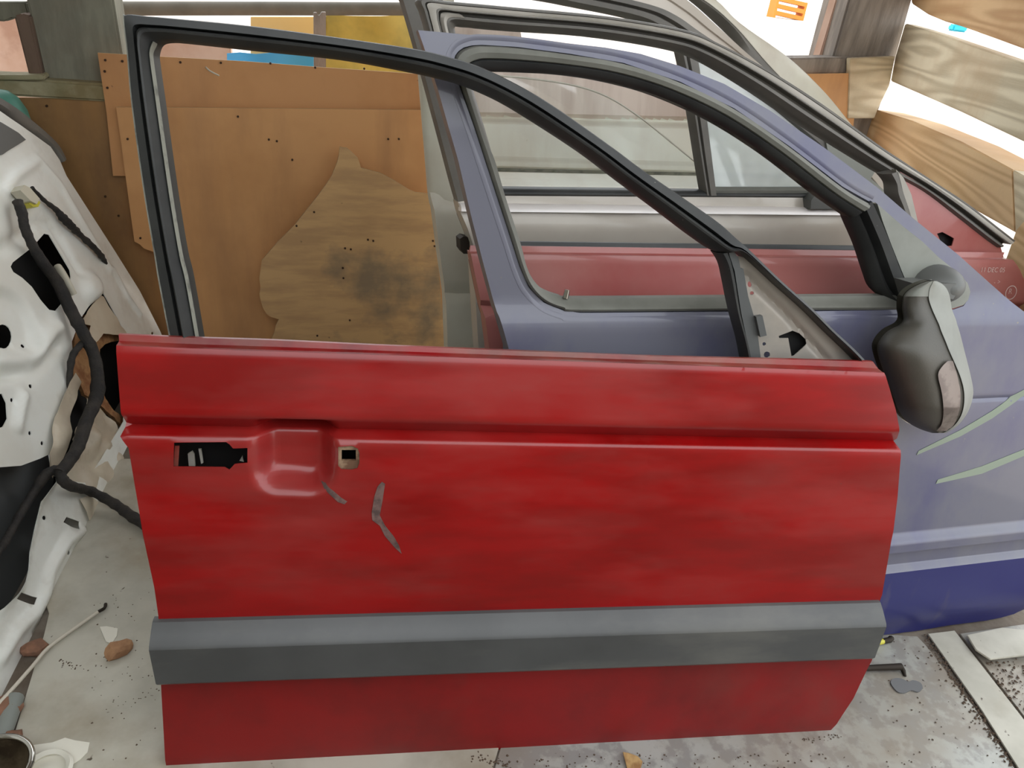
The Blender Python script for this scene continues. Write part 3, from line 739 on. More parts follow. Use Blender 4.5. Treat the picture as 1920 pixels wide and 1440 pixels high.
def mw(y, s):
    dep = .030 + .050 * sstep(560, 680, y) - .030 * sstep(760, 815, y)
    l, rm, r = mrow(y); sr = (rm - l) / (r - l)
    if s <= sr:
        q = 1 - s / sr
        f = (1 - q ** 2.4) ** .5 * (1 - .12 * sstep(.5, 1, s / sr))
    else:
        f = .82 - .80 * ((s - sr) / (1 - sr + 1e-6))
    return MW - .012 + dep * f
def mpt(y, s, dz=0.0):
    l, rm, r = mrow(y)
    w_ = mw(y, s) + dz
    u, v = F2.uv(l + (r - l) * s, y, w_)
    return (u, v, w_)
ys = [d[0] for d in dense]
def mpatch(name, mat, sfun, n, dz, parent, yy=None):
    vs, fs = [], []
    yy = yy or ys
    for y in yy:
        a, b = sfun(y)
        for j in range(n + 1): vs.append(mpt(y, min(1, max(0, lerp(a, b, j / n))), dz))
    for i in range(len(yy) - 1):
        for j in range(n):
            k = i * (n + 1) + j
            fs.append([k, k + 1, k + n + 2, k + n + 1])
    return link(name, vs, fs, mat, parent, True, 40)
def srim(y):
    l, rm, r = mrow(y); return (rm - l) / (r - l)
shell = mpatch('mirror_shell', M['pdark'], lambda y: (0, srim(y)), 20, 0, e2)
mpatch('mirror_rim', M['pgrey'], lambda y: (srim(y), 1), 6, .002, e2)
mpatch('mirror_lit_top', M['pgrey'], lambda y: (.0, srim(y)), 14, .0012, e2, [y for y in ys if y < 556] + [556])  # shell top in lighter grey: light from above put into the colour
# back closing of the mirror (its glass side)
vs, fs = [], []
for y in ys:
    l, rm, r = mrow(y)
    for x in (l, r): 
        u, v = F2.uv(x, y, MW); vs.append((u, v, MW - .012))
for i in range(len(ys) - 1): fs.append([2 * i, 2 * i + 1, 2 * i + 3, 2 * i + 2])
link('mirror_glass', vs, fs, M['steelrim'], e2, False)
lr = [(677, 1777, 1787), (688, 1766, 1790), (704, 1759, 1795), (737, 1766, 1801), (768, 1769, 1799), (794, 1766, 1790), (808, 1756, 1778)]
ld = catmull([tuple(map(float, r)) for r in lr], 4)
def lfun(y):
    for i in range(len(ld) - 1):
        if ld[i][0] <= y <= ld[i + 1][0] + 1e-6:
            t = (y - ld[i][0]) / (ld[i + 1][0] - ld[i][0]); a, b = lerp(ld[i][1], ld[i + 1][1], t), lerp(ld[i][2], ld[i + 1][2], t); break
    l, rm, r = mrow(y)
    return ((a - l) / (r - l), (b - l) / (r - l))
mpatch('indicator_lens', M['lens'], lfun, 8, .004, e2, [q[0] for q in ld])
# chalk stripes
for pts in ([(1718, 853), (1722, 845), (1800, 806), (1860, 770), (1905, 738), (1935, 722), (1935, 734), (1905, 752), (1860, 784), (1800, 818)], [(1754, 907), (1758, 899), (1840, 874), (1935, 836), (1935, 848), (1840, 888)]):
    sheet('chalk_stripe', F2.P(pts, .012), M['chalk'], e2, [], lambda u, v: prof2(u, v) + .0009, .0006, 0, .02, edge_step=.01, label='pale green chalk stripe')

# ------------------------------------------------------------------ second red door
F3 = Frame((.26, 1.0, 0), (1, .003, 0), 8)
e3 = empty('car_door', F3.matrix(), 'dusty dark red car door with chalk writing, between the blue and silver doors', 'car door')
lt3 = vline(F3, (883, 461), (1887, 474)); ls3 = vline(F3, (883, 476), (1897, 487)); lc3 = vline(F3, (902, 575), (1905, 576))
def prof3(u, v):
    w_ = -.003 * sstep(ls3(u) - .006, ls3(u), v)
    d = v - lc3(u)
    w_ += .008 * sstep(ls3(u), lc3(u), v) - .014 * math.exp(-(d / .007) ** 2)
    return w_
bl3 = F3.uv(916, 656)
out3 = F3.P([(883, 476), (1200, 479.5), (1500, 483), (1803, 486), (1893, 487), (1902, 488), (1912, 507), (1922, 535), (1940, 580)])
ur = out3[-1]
out3 += [(ur[0] + .02, ur[1] - .15), (ur[0] - .01, .15), (ur[0] - .09, .003), (bl3[0] + .06, .003), (bl3[0] + .02, .3)] + F3.P([(916, 656), (908, 594), (902, 574), (891, 519), (884, 482)])
gp = []
for i in range(70):
    u = -.1 + i * .02
    for k in range(60):
        gp.append((u, k * .016))
    for k in range(8): gp.append((u, ls3(u) + .008 - k * .0025)); gp.append((u, lc3(u) + .016 - k * .004))
sheet('body_panel', out3, M['red2'], e3, [], prof3, .002, .03, .016, gp, True, 30, .012)
band('belt_flange', [(F3.uv(x, 461 + (x - 883) * .0129, -.012), F3.uv(x, 476.5 + (x - 883) * .0110)) for x in (883, 1100, 1300, 1500, 1700, 1885)], M['red2'], e3, [(0, -.014), (.8, -.010), (.9, -.006), (1, -.002)], back=-.018, k=5)
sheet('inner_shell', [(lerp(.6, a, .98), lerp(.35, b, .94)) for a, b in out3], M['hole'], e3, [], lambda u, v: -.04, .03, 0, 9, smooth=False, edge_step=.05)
prF3 = [((925, 490), (978, 490)), ((872, 300), (929, 300)), ((832, 163), (889, 163)), ((810, 90), (868, 90)), ((800, 48), (857, 60)), ((792, 20), (858, 48)), ((786, -3), (874, 49)), ((830, 1), (890, 50)), ((877, 5), (905, 52)), ((973, 14), (965, 57)),
        ((1140, 30), (1107, 67)), ((1280, 54), (1245, 88)), ((1347, 80), (1315, 109)), ((1447, 133), (1405, 161)), ((1547, 197), (1500, 225)), ((1647, 270), (1605, 291)), ((1690, 299), (1666, 328)), ((1747, 337), (1731, 362)), ((1813, 380), (1793, 410)), ((1870, 424), (1845, 451)), ((1903, 450), (1868, 467))]
prF3 = [(F3.uv(*a, FW), F3.uv(*b, FW)) for a, b in prF3]
f3 = band('window_frame', prF3, M['black_d'], e3, [(0, -.004), (.06, .004), (.14, .004), (.17, -.002), (.20, .006), (.42, .008), (.46, -.008), (.56, -.006), (.62, .002), (.75, .004), (.9, -.006), (1, -.014)], back=-.06, k=5, angle=35, off=FW)
band('frame_face', prF3, M['greyframe'], f3, [(0, .006), (.5, .0085), (1, .007)], back=-.028, f0=.18, f1=.43, k=5, off=FW)
band('frame_face', prF3[1:8], M['greyframe'], f3, [(0, .002), (.5, .006), (1, .004)], back=-.034, f0=.50, f1=.68, k=5, off=FW)
sheet('corner_plate', F3.P([(1688, 322), (1712, 336), (1808, 410), (1876, 462), (1884, 490), (1710, 490)], -.03), M['red2'], e3, [F3.P([(1757, 438), (1767, 435), (1789, 447), (1785, 461), (1768, 462)], -.03)],
      lambda u, v: -.030, .002, 0, .012)
sheet('corner_inner', F3.P([(1750, 430), (1795, 432), (1795, 468), (1755, 468)], -.044), M['hole'], e3, [], lambda u, v: -.044, .002, 0, 9, smooth=False)
sheet('channel_bracket', F3.P([(1680, 318), (1694, 333), (1700, 345), (1709, 365), (1722, 420), (1718, 440), (1706, 400), (1690, 350)]), M['greyframe'], e3, [], lambda u, v: .0, .012, 0, 9, smooth=False)
band('glass_channel', [(F3.uv(*a), F3.uv(*b)) for a, b in (((1664, 328), (1684, 322)), ((1677, 345), (1690, 345)), ((1680, 368), (1694, 362)), ((1692, 395), (1706, 398)), ((1704, 440), (1718, 440)))], M['black_d'], e3, [(0, -.012), (.4, .0), (1, .0)], back=-.03, k=4)
band('belt_gap_shade', [(F3.uv(x, 452 + (x - 883) * .0129, -.03), F3.uv(x, 468 + (x - 883) * .0129, -.03)) for x in (930, 1200, 1500, 1700)], M['black'], e3, [(0, -.03), (.5, -.026), (1, -.026)], back=-.036, k=3)  # black strip standing in for the shade in the gap behind the flange
# chalk writing on it
def text(body, fr, px, py, hpx, parent, wfun, name='chalk_writing', shear=0.0):
    cu = bpy.data.curves.new(name, 'FONT'); cu.body = body; cu.size = 1.0; cu.align_x = 'CENTER'; cu.align_y = 'CENTER'
    cu.extrude = 0.0; cu.shear = shear; cu.offset = -.012
    o = bpy.data.objects.new(name, cu); COL.objects.link(o)
    bpy.context.view_layer.update()
    me = bpy.data.meshes.new_from_object(o.evaluated_get(bpy.context.evaluated_depsgraph_get()))
    bpy.data.objects.remove(o); bpy.data.curves.remove(cu)
    u0, v0 = fr.uv(px, py); s = abs(fr.uv(px, py - hpx)[1] - v0) / .7
    for v in me.vertices:
        a, b = u0 + v.co.x * s, v0 + v.co.y * s
        v.co = (a, b, wfun(a, b) + .0012)
    me.materials.clear(); me.materials.append(M['chalkw'])
    q = bpy.data.objects.new(name, me); COL.objects.link(q); q.parent = parent
    return q
text('11 DEC 05', F3, 1860, 506, 9, e3, prof3)
text('- >', F3, 1866, 528, 9, e3, prof3)
text('R', F3, 1889, 545, 10, e3, prof3)
cu_, cv_ = F3.uv(1890, 547); rr = abs(F3.uv(1900, 547)[0] - cu_)
vs, fs = [], []
for i in range(28):
    a = 2 * math.pi * i / 28
    for r in (rr * .92, rr * 1.05): 
        x, y = cu_ + r * math.cos(a), cv_ + r * math.sin(a)
        vs.append((x, y, prof3(x, y) + .0012))
for i in range(28):
    j = (i + 1) % 28
    fs.append([2 * i, 2 * i + 1, 2 * j + 1, 2 * j])
link('chalk_ring', vs, fs, M['chalkw'], e3, False)

# ------------------------------------------------------------------ silver door with chrome strip
F4 = Frame((.27, 1.235, 0), (1, .065, 0), 8)
e4 = empty('car_door', F4.matrix(), 'silver car door with chrome belt strip and dark window frame', 'car door')
c4a = vline(F4, (859, 379), (1578, 388)); c4b = vline(F4, (859, 394), (1590, 402)); tp4 = vline(F4, (945, 366), (1500, 370)); kn4 = vline(F4, (1000, 425), (1500, 428))
def prof4(u, v):
    return .010 * sstep(tp4(u) + .01, c4b(u), v) + .008 * sstep(c4b(u), kn4(u), v) - .008 * sstep(kn4(u) + .004, kn4(u) - .08, v)
bl4 = F4.uv(883, 456)
out4 = F4.P([(857, 378), (940, 364), (1340, 366), (1520, 368), (1640, 372), (1700, 400), (1750, 440)])
ur = out4[-1]
out4 += [(ur[0] + .02, ur[1] - .2), (ur[0] - .04, .003), (bl4[0] + .05, .003), (bl4[0] + .04, .3)] + F4.P([(883, 456), (872, 425), (861, 397)])
sheet('body_panel', out4, M['silver'], e4, [], prof4, .002, .03, .018, None, True, 30, .012)
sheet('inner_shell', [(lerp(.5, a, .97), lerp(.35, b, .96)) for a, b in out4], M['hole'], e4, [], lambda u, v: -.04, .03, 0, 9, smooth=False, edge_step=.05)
band('chrome_strip', [(F4.uv(x, 379 + (x - 859) * 9 / 719), F4.uv(x, 394 + (x - 859) * 8 / 731)) for x in (859, 1000, 1200, 1400, 1580, 1640)], M['chrome'], e4, [(0, .008), (.15, .016), (.45, .022), (.9, .024), (1, .012)], back=.002, k=3)
band('belt_seal', [(F4.uv(x, 353 + (x - 945) * .012), F4.uv(x, 367 + (x - 945) * .006)) for x in (930, 1100, 1320, 1500, 1570)], M['black'], e4, [(0, -.006), (.3, .004), (.7, .006), (1, .002)], back=-.03, k=3)
ps = [((872, 400), (948, 400)), ((859, 379), (940, 360)), ((827, 260), (905, 260)), ((795, 140), (872, 140)), ((770, 50), (846, 50)), ((755, 0), (832, 10)), ((741, -45), (845, -12)), ((900, -48), (890, -10)), ((1000, -38), (995, -4)), ((1100, -18), (1090, 13)), ((1217, 9), (1193, 35)), ((1267, 30), (1240, 57)), ((1313, 62), (1285, 86)), ((1395, 117), (1371, 139)), ((1470, 182), (1448, 203)), ((1545, 247), (1524, 266)), ((1562, 266), (1540, 282))]
pr4 = [(F4.uv(*a), F4.uv(*b)) for a, b in ps]
f4 = band('window_frame', pr4, M['black_d'], e4, [(0, .004), (.3, .006), (.4, -.004), (.5, .004), (.8, .003), (1, -.012)], back=-.03, k=5)
mo = [(900, -80), (1000, -75), (1110, -60), (1230, -38), (1293, 2), (1345, 48), (1400, 100), (1490, 175), (1575, 248), (1640, 318), (1712, 400)]
mi = [(900, -46), (1000, -37), (1100, -17), (1217, 10), (1267, 31), (1313, 63), (1395, 118), (1470, 183), (1545, 248), (1575, 285), (1640, 372)]
band('pillar_skin', [(F4.uv(*a), F4.uv(*b)) for a, b in zip(mo, mi)], M['silver'], e4, [(0, .0), (.1, .006), (.5, .004), (.55, .0), (1, .004)], back=-.03, k=5)
sheet('mirror_sail', F4.P([(1540, 246), (1560, 262), (1625, 306), (1636, 320), (1628, 334), (1680, 380), (1575, 380), (1548, 285)]), M['pgrey'], e4, [], lambda u, v: .008, .01, 0, 9, smooth=False)
dv = [((1273, 95), (1309, 106)), ((1285, 150), (1317, 160)), ((1297, 217), (1325, 219)), ((1310, 300), (1335, 300)), ((1321, 366), (1343, 366))]
band('window_divider', [(F4.uv(*a), F4.uv(*b)) for a, b in dv], M['black_d'], e4, [(0, -.004), (.12, .006), (.25, .006), (.3, -.004), (.4, .008), (.85, .008), (1, -.006)], back=-.02, k=4)
sheet('quarter_glass', F4.P([(1305, 104), (1330, 108), (1375, 134), (1450, 198), (1530, 262), (1545, 290), (1560, 362), (1341, 362), (1330, 250)]), M['glassq'], e4, [], lambda u, v: -.006, .003, 0, 9, smooth=False, edge_step=.05, label='dusty quarter glass')
band('quarter_seal', [(F4.uv(x, 351), F4.uv(x, 362)) for x in (1340, 1420, 1500, 1560)], M['seal'], e4, [(0, .0), (.5, .006), (1, .004)], back=-.02, k=3)
lm = F4.P([(1503, 388), (1504, 372), (1512, 360), (1530, 355), (1560, 360), (1578, 372), (1584, 388)])
lo_ = sheet('mirror_mount', lm, M['pmid'], e4, [F4.P([(1516 + 3 * math.cos(i), 365 + 3 * math.sin(i)) for i in (0, 1, 2, 3, 4, 5)])], lambda u, v: .03, .03, 0, .012, edge_step=.006)
sheet('door_latch', F4.P([(865, 450), (872, 445), (884, 448), (888, 478), (872, 478), (866, 470)]), M['iron'], e4, [], lambda u, v: -.01, .03, 0, 9, smooth=False, label='dark door latch on the rear edge')

# ------------------------------------------------------------------ cream door behind it
F5 = Frame((.3, 1.50, 0), (1, .03, 0), 10)
e5 = empty('car_door', F5.matrix(), 'cream white car door with creased edge, beside the plywood offcut', 'car door')
k5a = F5.uv(808, 367)[1]; k5b = F5.uv(812, 394)[1]; k5c = F5.uv(833, 546)[1]; k5d = F5.uv(834, 566)[1]
def prof5(u, v):
    return .014 * sstep(k5a + .003, k5b, v) - .012 * sstep(k5c + .014, k5c, v) + .014 * sstep(k5c, k5d, v)
out5 = F5.P([(806, 361), (900, 364), (1300, 372), (1600, 376), (1680, 400)])
ur = out5[-1]; bl = F5.uv(837, 651)
out5 += [(ur[0], ur[1] - .3), (ur[0] - .1, .003), (bl[0] + .03, .003)] + F5.P([(837, 651), (834, 566), (833, 548), (822, 470), (812, 392)])
gp = [(-.1 + i * .03, k * .012) for i in range(50) for k in range(70)]
sheet('body_panel', out5, M['cream'], e5, [], prof5, .002, .03, .014, gp, True, 30, .012)
ps = [((810, 385), (885, 385)), ((806, 361), (880, 361)), ((801, 300), (874, 300)), ((788, 140), (861, 140)), ((776, 0), (850, 20)), ((768, -100), (870, -60)), ((1000, -115), (1000, -72)), ((1150, -100), (1140, -62)), ((1262, -68), (1232, -45)), ((1347, 0), (1317, 0)), ((1390, 43), (1378, 52)), ((1480, 104), (1437, 120)), ((1547, 167), (1500, 185)), ((1592, 221), (1555, 245)), ((1640, 285), (1605, 300)), ((1690, 380), (1650, 385))]
pr5 = [(F5.uv(*a), F5.uv(*b)) for a, b in ps]
f5 = band('window_frame', pr5, M['cream'], e5, [(0, -.012), (.12, .0), (.5, .006), (1, .006)], back=-.03, k=5)
band('frame_seal', pr5[6:], M['black_d'], f5, [(0, .004), (.4, .008), (1, -.004)], back=-.03, f0=.98, f1=1.75, k=5)
lf_, lb_ = [], []
for x in (925, 1000, 1100, 1200, 1318):
    u, v = F5.uv(x, 351 + (x - 925) * .008); p = F5.O + F5.U * u + F5.V * v
    lf_.append(p); lb_.append(floor_pt(x - 8, 322 + (x - 925) * .02, p.z + .004))
print('ledge depth', [round((a - b).length, 3) for a, b in zip(lf_, lb_)])
nl = len(lf_); dz_ = Vector((0, 0, -.012)); vl = lf_ + lb_ + [p + dz_ for p in lf_] + [p + dz_ for p in lb_]
fl_ = []
for i in range(nl - 1):
    for a, b in ((0, nl), (2 * nl, 3 * nl), (0, 2 * nl), (nl, 3 * nl)): fl_.append([a + i, a + i + 1, b + i + 1, b + i])
world_mesh('belt_ledge', vl, fl_, M['white'], e5, False)
arc = [(870, 139), (930, 142), (1000, 148), (1080, 161), (1140, 182), (1200, 220), (1260, 268), (1320, 318), (1370, 366), (880, 366)]
gl5 = sheet('window_glass', F5.P(catmull(arc[:9], 4) + [arc[9]]), M['glassc'], e5, [], lambda u, v: -.012, .004, 0, 9, smooth=False, edge_step=.05, label='lowered clear window glass')
ga = catmull(arc[:9], 4)
tube('glass_edge', [F5.uv(a, b, -.012) + (-.012,) for a, b in ga], [.0022, .0022], M['paper'], gl5, 6, 1, world=False)

# ------------------------------------------------------------------ white ribbed door panel at the back
F6 = Frame((.45, 1.80, 0), (1, .02, 0), 17)
e6 = empty('car_door', F6.matrix(), 'white panel with horizontal ribs and rusty moulding, seen through the door windows', 'car door')
r6 = [vline(F6, a, b) for a, b in (((907, 216), (1297, 224)), ((910, 229), (1297, 239)), ((930, 302), (1310, 312)), ((935, 312), (1312, 321)), ((937, 321), (1312, 329)))]
def prof6(u, v):
    a, b, c, d, e_ = (f(u) for f in r6)
    return -.020 * sstep(a + .008, a - .002, v) + .034 * sstep(b + .018, b - .006, v) + .014 * sstep(c + .012, c - .004, v) - .04 * sstep(d, e_, v) + .07 * sstep(e_ + .002, e_ - .09, v)
out6 = F6.P([(845, 38), (975, 52), (985, 118), (1265, 130), (1300, 95), (1380, 112), (1480, 190), (1550, 262), (1580, 400)])
ur = out6[-1]
out6 += [(ur[0], .003), (out6[0][0] + .06, .003)]
gp = []
for i in range(60):
    u = -.3 + i * .025
    for k in range(60): gp.append((u, k * .02))
    for f in r6:
        for k in range(6): gp.append((u, f(u) + .012 - k * .0045))
sheet('body_panel', out6, M['white'], e6, [], prof6, .002, .03, .016, gp, True, 30, .012, mat2=M['whitep'], where=lambda u, v: v > r6[0](u))
band('moulding', [(F6.uv(x, 313 + (x - 930) * .024), F6.uv(x, 321 + (x - 930) * .022)) for x in (900, 1100, 1300, 1500)], M['lip'], e6, [(0, .008), (.5, .014), (1, .006)], back=-.01, k=3)

# ------------------------------------------------------------------ white door showing its inner side, on the left
A0, B0 = floor_pt(0, 1310), floor_pt(185, 945)
F0 = Frame(A0, B0 - A0, 17)
e0 = empty('car_door', F0.matrix(), 'white car door showing its inner side with wiring harness, at the left', 'car door')
out0 = F0.P([(-260, 120), (-120, 130), (0, 208), (20, 222), (35, 232), (66, 254), (95, 275), (112, 300), (125, 330), (170, 400), (215, 470), (262, 545), (300, 620)])
out0 = [p for p in out0 if True]
ue = out0[-1][0]
out0 += [(ue - .01, .03), (ue - .08, .004), (F0.uv(185, 945)[0], .0), (F0.uv(0, 1310)[0] - .05, .0), (-.22, .02), (-.25, .5), (.2, .82)]
# keep the traced sloping top edge but close the shape outside the frame
out0 = [(a, b) for a, b in out0]
hole_big = F0.P([(20, 500), (24, 492), (60, 464), (83, 438), (92, 440), (98, 450), (131, 506), (133, 518), (126, 558), (104, 583), (92, 581), (76, 562), (60, 538), (42, 521), (25, 510)])
def ell(px, py, rx, ry, n=16): return [(px + rx * math.cos(2 * math.pi * i / n), py + ry * math.sin(2 * math.pi * i / n)) for i in range(n)]
hole_sp = F0.P(ell(18, 628, 17, 23))
hole_low = F0.P([(-60, 900), (0, 876), (40, 873), (75, 860), (92, 852), (100, 895), (100, 902), (71, 942), (60, 990), (50, 1037), (46, 1070), (42, 1092), (27, 1115), (0, 1142), (-60, 1195)])
hole_s1 = F0.P([(125, 969), (149, 978), (144, 994), (119, 979)]); hole_s2 = F0.P([(40, 1110), (68, 1121), (62, 1135), (31, 1123)])
smalls = [F0.P(ell(x, y, rx, ry, 8)) for x, y, rx, ry in ((51, 647, 3, 4), (58, 724, 3, 4.2), (22, 750, 3, 4.2), (56, 812, 3, 4.2), (79, 831, 3, 4.2), (83, 971, 4, 4.5), (127, 1036, 3.5, 5), (6, 581, 3, 4), (286, 625, 2.5, 3))]
hole_tri = F0.P([(188, 540), (200, 560), (222, 600), (245, 650), (236, 700), (232, 790), (190, 860), (160, 905), (115, 900), (100, 885), (98, 850), (125, 760), (138, 690), (135, 640), (150, 600)])
hole_arm = F0.P([(-30, 745), (4, 738), (12, 755), (14, 785), (6, 800), (-30, 812)])
rid = [(F0.P(l), wd, hh) for l, wd, hh in (
    ([(8, 360), (30, 328), (60, 308), (70, 300), (110, 345), (160, 430), (205, 505)], .012, .010),
    ([(0, 470), (40, 440), (75, 415), (95, 420), (118, 455), (150, 510)], .014, -.010),
    ([(210, 505), (240, 560), (262, 590)], .008, .010),
    ([(0, 678), (45, 676), (70, 660), (92, 625), (105, 614)], .02, .018),
    ([(0, 700), (50, 705), (80, 680), (105, 650)], .015, -.010),
    ([(45, 742), (38, 770), (33, 800)], .012, .010),
    ([(153, 996), (125, 1015), (94, 1071), (85, 1112), (66, 1150), (30, 1186), (0, 1235)], .012, .012),
    ([(104, 895), (73, 942), (52, 1040), (44, 1094), (0, 1146)], .006, .010))]
dome = F0.uv(170, 540); dome2 = F0.uv(173, 530)
spk = F0.uv(8, 628)
def prof0(u, v):
    w_ = 0.0
    for l, wd, hh in rid:
        d = line_dist((u, v), l)
        if d < wd * 3: w_ += hh * math.exp(-(d / wd) ** 2)
    d = math.hypot((u - dome[0]) / .05, (v - dome[1]) / .035)
    w_ += .022 * math.exp(-d ** 4)
    d = math.hypot((u - spk[0]) / .12, (v - spk[1]) / .085)
    w_ -= .014 * (1 - sstep(.85, 1.15, d))
    return w_
sheet('inner_panel', out0, M['white_in'], e0, [hole_big, hole_sp, hole_low, hole_s1, hole_s2, hole_tri, hole_arm] + smalls, prof0, .002, .02, .0075, None, True, 80, .0075)
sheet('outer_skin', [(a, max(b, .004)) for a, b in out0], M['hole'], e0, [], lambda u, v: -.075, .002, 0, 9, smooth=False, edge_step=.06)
sheet('lower_inner_skin', F0.P([(-60, 880), (96, 840), (105, 900), (60, 1100), (-60, 1200)], -.06), M['bracket'], e0, [], lambda u, v: -.065, .002, 0, 9, smooth=False)
def p0(px, py, w_=0.01):
    u, v = F0.uv(px, py, w_); return (u, v, w_)
def fl0(px, py, z): return tuple(F0.matrix().inverted() @ floor_pt(px, py, z))
# window weatherstrip and dark sail cover
ws_o = [(-60, 150), (0, 183), (33, 204), (60, 226), (85, 248), (108, 272), (121, 298)]
ws_i = [(-60, 172), (0, 203), (33, 228), (60, 247), (84, 265), (102, 282), (118, 304)]
band('weatherstrip', [(F0.uv(*a, .0), F0.uv(*b, .0)) for a, b in zip(ws_o, ws_i)], M['black_d'], e0, [(0, -.004), (.2, .006), (.8, .006), (1, -.002)], back=-.03, k=4)
sheet('sail_cover', F0.P([(-60, 200), (0, 232), (30, 250), (44, 263), (30, 272), (10, 284), (0, 291), (-60, 310)]), M['pmid'], e0, [], lambda u, v: .006, .006, 0, 9, smooth=False)
h1 = tube('wiring_harness', [p0(33, 378, .02), p0(42, 402, .025), p0(46, 425, .022), p0(60, 458, .02), p0(80, 492, .02), p0(108, 530, .018), p0(132, 580, .02), p0(158, 628, .03), p0(175, 662, .035), p0(183, 705, .04), p0(181, 745, .04), p0(162, 790, .04), p0(146, 838, .04), p0(126, 870, .035), p0(110, 888, .03)],
          [.011, .010, .010, .012, .013, .013, .014, .015, .014, .012, .012], M['cable'], e0, 10, 6, world=False, rough=.12)
tube('harness_branch', [p0(112, 882, .03), p0(118, 900, .035), p0(135, 912, .035), fl0(172, 922, .05), fl0(215, 945, .028), fl0(250, 970, .019), fl0(300, 1000, .019)], [.010, .011, .010, .010, .011, .011], M['cable'], h1, 10, 6, world=False, rough=.15)
tube('harness_branch', [p0(112, 880, .025), p0(88, 888, .01), p0(62, 925, -.01), p0(35, 970, -.02), p0(10, 1015, -.02), p0(-30, 1070, -.02)], [.009, .010, .008, .007, .008], M['cable'], h1, 10, 6, world=False, rough=.2)
tube('harness_branch', [p0(60, 352, .015), p0(82, 375, .012), p0(105, 393, .012), p0(118, 408, .014), p0(135, 425, .014), p0(150, 440, .012), p0(175, 463, .012), p0(190, 480, .012), p0(199, 494, .004)], [.004, .005, .006, .010, .010, .007, .007, .007, .004], M['cable'], h1, 8, 6, world=False, rough=.25)
tube('harness_branch', [p0(160, 640, .02), p0(150, 648, .02), p0(136, 668, .02), p0(131, 700, .01), p0(130, 740, .0)], [.006, .008, .007, .005], M['cable'], h1, 8, 5, world=False, rough=.2)
sheet('connector', F0.P([(14, 362), (22, 352), (34, 358), (52, 378), (46, 388), (34, 382)]), M['connector'], e0, [], lambda u, v: .028, .022, 0, 9, smooth=False)
sheet('connector_clip', F0.P([(36, 386), (50, 374), (58, 384), (54, 392), (44, 392)]), M['yellow'], e0, [], lambda u, v: .022, .016, 0, 9, smooth=False)
tube('cable_sleeve', [p0(108, 500, -.01), p0(116, 512, .0), p0(126, 530, .01), p0(138, 552, .012)], [.009, .009, .008], M['connector'], h1, 9, 4, world=False)
# crumpled film, torn hardboard
def film(name, pts, w0, amp, mat='film', sd=0, parent=None):
    poly = F0.P(pts, w0)
    def rl(u, v):
        p = Vector((u * 14 + sd, v * 14, 0)); q = Vector((u * 34, v * 34 + sd, 2))
        return w0 + amp * (abs(mnoise.noise(p)) * 2 - .5) + amp * .5 * mnoise.noise(q)
    return sheet(name, poly, M[mat], parent or e0, [], rl, .0008, 0, .012, edge_step=.012, angle=70)
hb = F0.P([(140, 600), (160, 590), (200, 618), (260, 622), (262, 860), (232, 800), (200, 770), (160, 740), (138, 700)], -.02)
hh_ = F0.P([(188, 655), (198, 645), (212, 640), (228, 638), (245, 650), (250, 760), (232, 784), (214, 770), (198, 748), (190, 720), (187, 690)], -.02)
sheet('hardboard_liner', hb, M['hard'], e0, [hh_], lambda u, v: -.02 + .004 * mnoise.noise(Vector((u * 60, v * 60, 0))), .008, 0, .012, edge_step=.01, label='torn brown hardboard with a round hole')
film('plastic_film', [(188, 552), (197, 556), (215, 590), (242, 628), (240, 650), (222, 628), (195, 625), (168, 652), (160, 640), (172, 610), (150, 605)], .006, .006, sd=3)
film('plastic_film', [(138, 700), (154, 716), (148, 740), (136, 770), (130, 820), (118, 880), (100, 896), (94, 850), (104, 790), (122, 740), (132, 716)], .012, .008, sd=8)
film('plastic_film', [(165, 745), (188, 760), (210, 785), (236, 815), (246, 860), (240, 890), (222, 930), (190, 925), (150, 912), (120, 900), (130, 860), (150, 800)], .0, .014, sd=15)
film('plastic_film', [(150, 935), (165, 930), (195, 945), (214, 980), (192, 988), (180, 1000), (172, 985), (160, 960)], .004, .006, sd=21)

# ------------------------------------------------------------------ floor plates and debris
def plate(pts, mat, z=.004, name='metal_plate', th=.004):
    return prism(name, [floor_pt(a, b, z) for a, b in pts], (0, 0, -th), M[mat], fl, .0006, False)
plate([(82, 1192), (92, 1150), (70, 1090), (130, 960), (190, 860), (420, 860), (900, 900), (980, 1250), (900, 1520), (40, 1640), (0, 1500), (24, 1385)], 'metal', .006)
plate([(985, 1240), (1200, 1180), (1500, 1180), (1720, 1193), (1736, 1210), (1830, 1330), (1905, 1445), (1990, 1560), (900, 1640), (905, 1520)], 'metal2', .005)
plate([(1740, 1188), (1790, 1182), (1960, 1400), (2080, 1560), (1995, 1560), (1910, 1440), (1840, 1330)], 'metal', .009)
plate([(1800, 1188), (1990, 1160), (2120, 1330), (2160, 1530), (2085, 1560), (1965, 1400)], 'metal2', .004)
sc_ = prism('metal_scrap', [floor_pt(a, b, .022) for a, b in ((1813, 1190), (1880, 1176), (1935, 1182), (1985, 1220), (1925, 1228), (1857, 1236), (1830, 1218))], (0, 0, -.004), M['metal'], None, .001, False)
tag(sc_, 'bent sheet metal scrap lying below the blue door', 'metal scrap')
st = rock('stone', floor_pt(224, 1222, .006), (.026, .018, .012), M['stone'], None, 3, .7, .5)
tag(st, 'brown stone flake on the metal plate beside white paper scrap', 'stone')
def paper(pts, label, z=.008):
    vs = [floor_pt(a, b, z) for a, b in pts]
    o = prism('paper_scrap', vs, (0, 0, -.0015), M['paper'], None, 0, False)
    return tag(o, label, 'paper')
paper([(187, 1175), (200, 1174), (221, 1178), (219, 1192), (210, 1206), (199, 1203), (193, 1190)], 'small white torn paper scrap touching the brown stone')
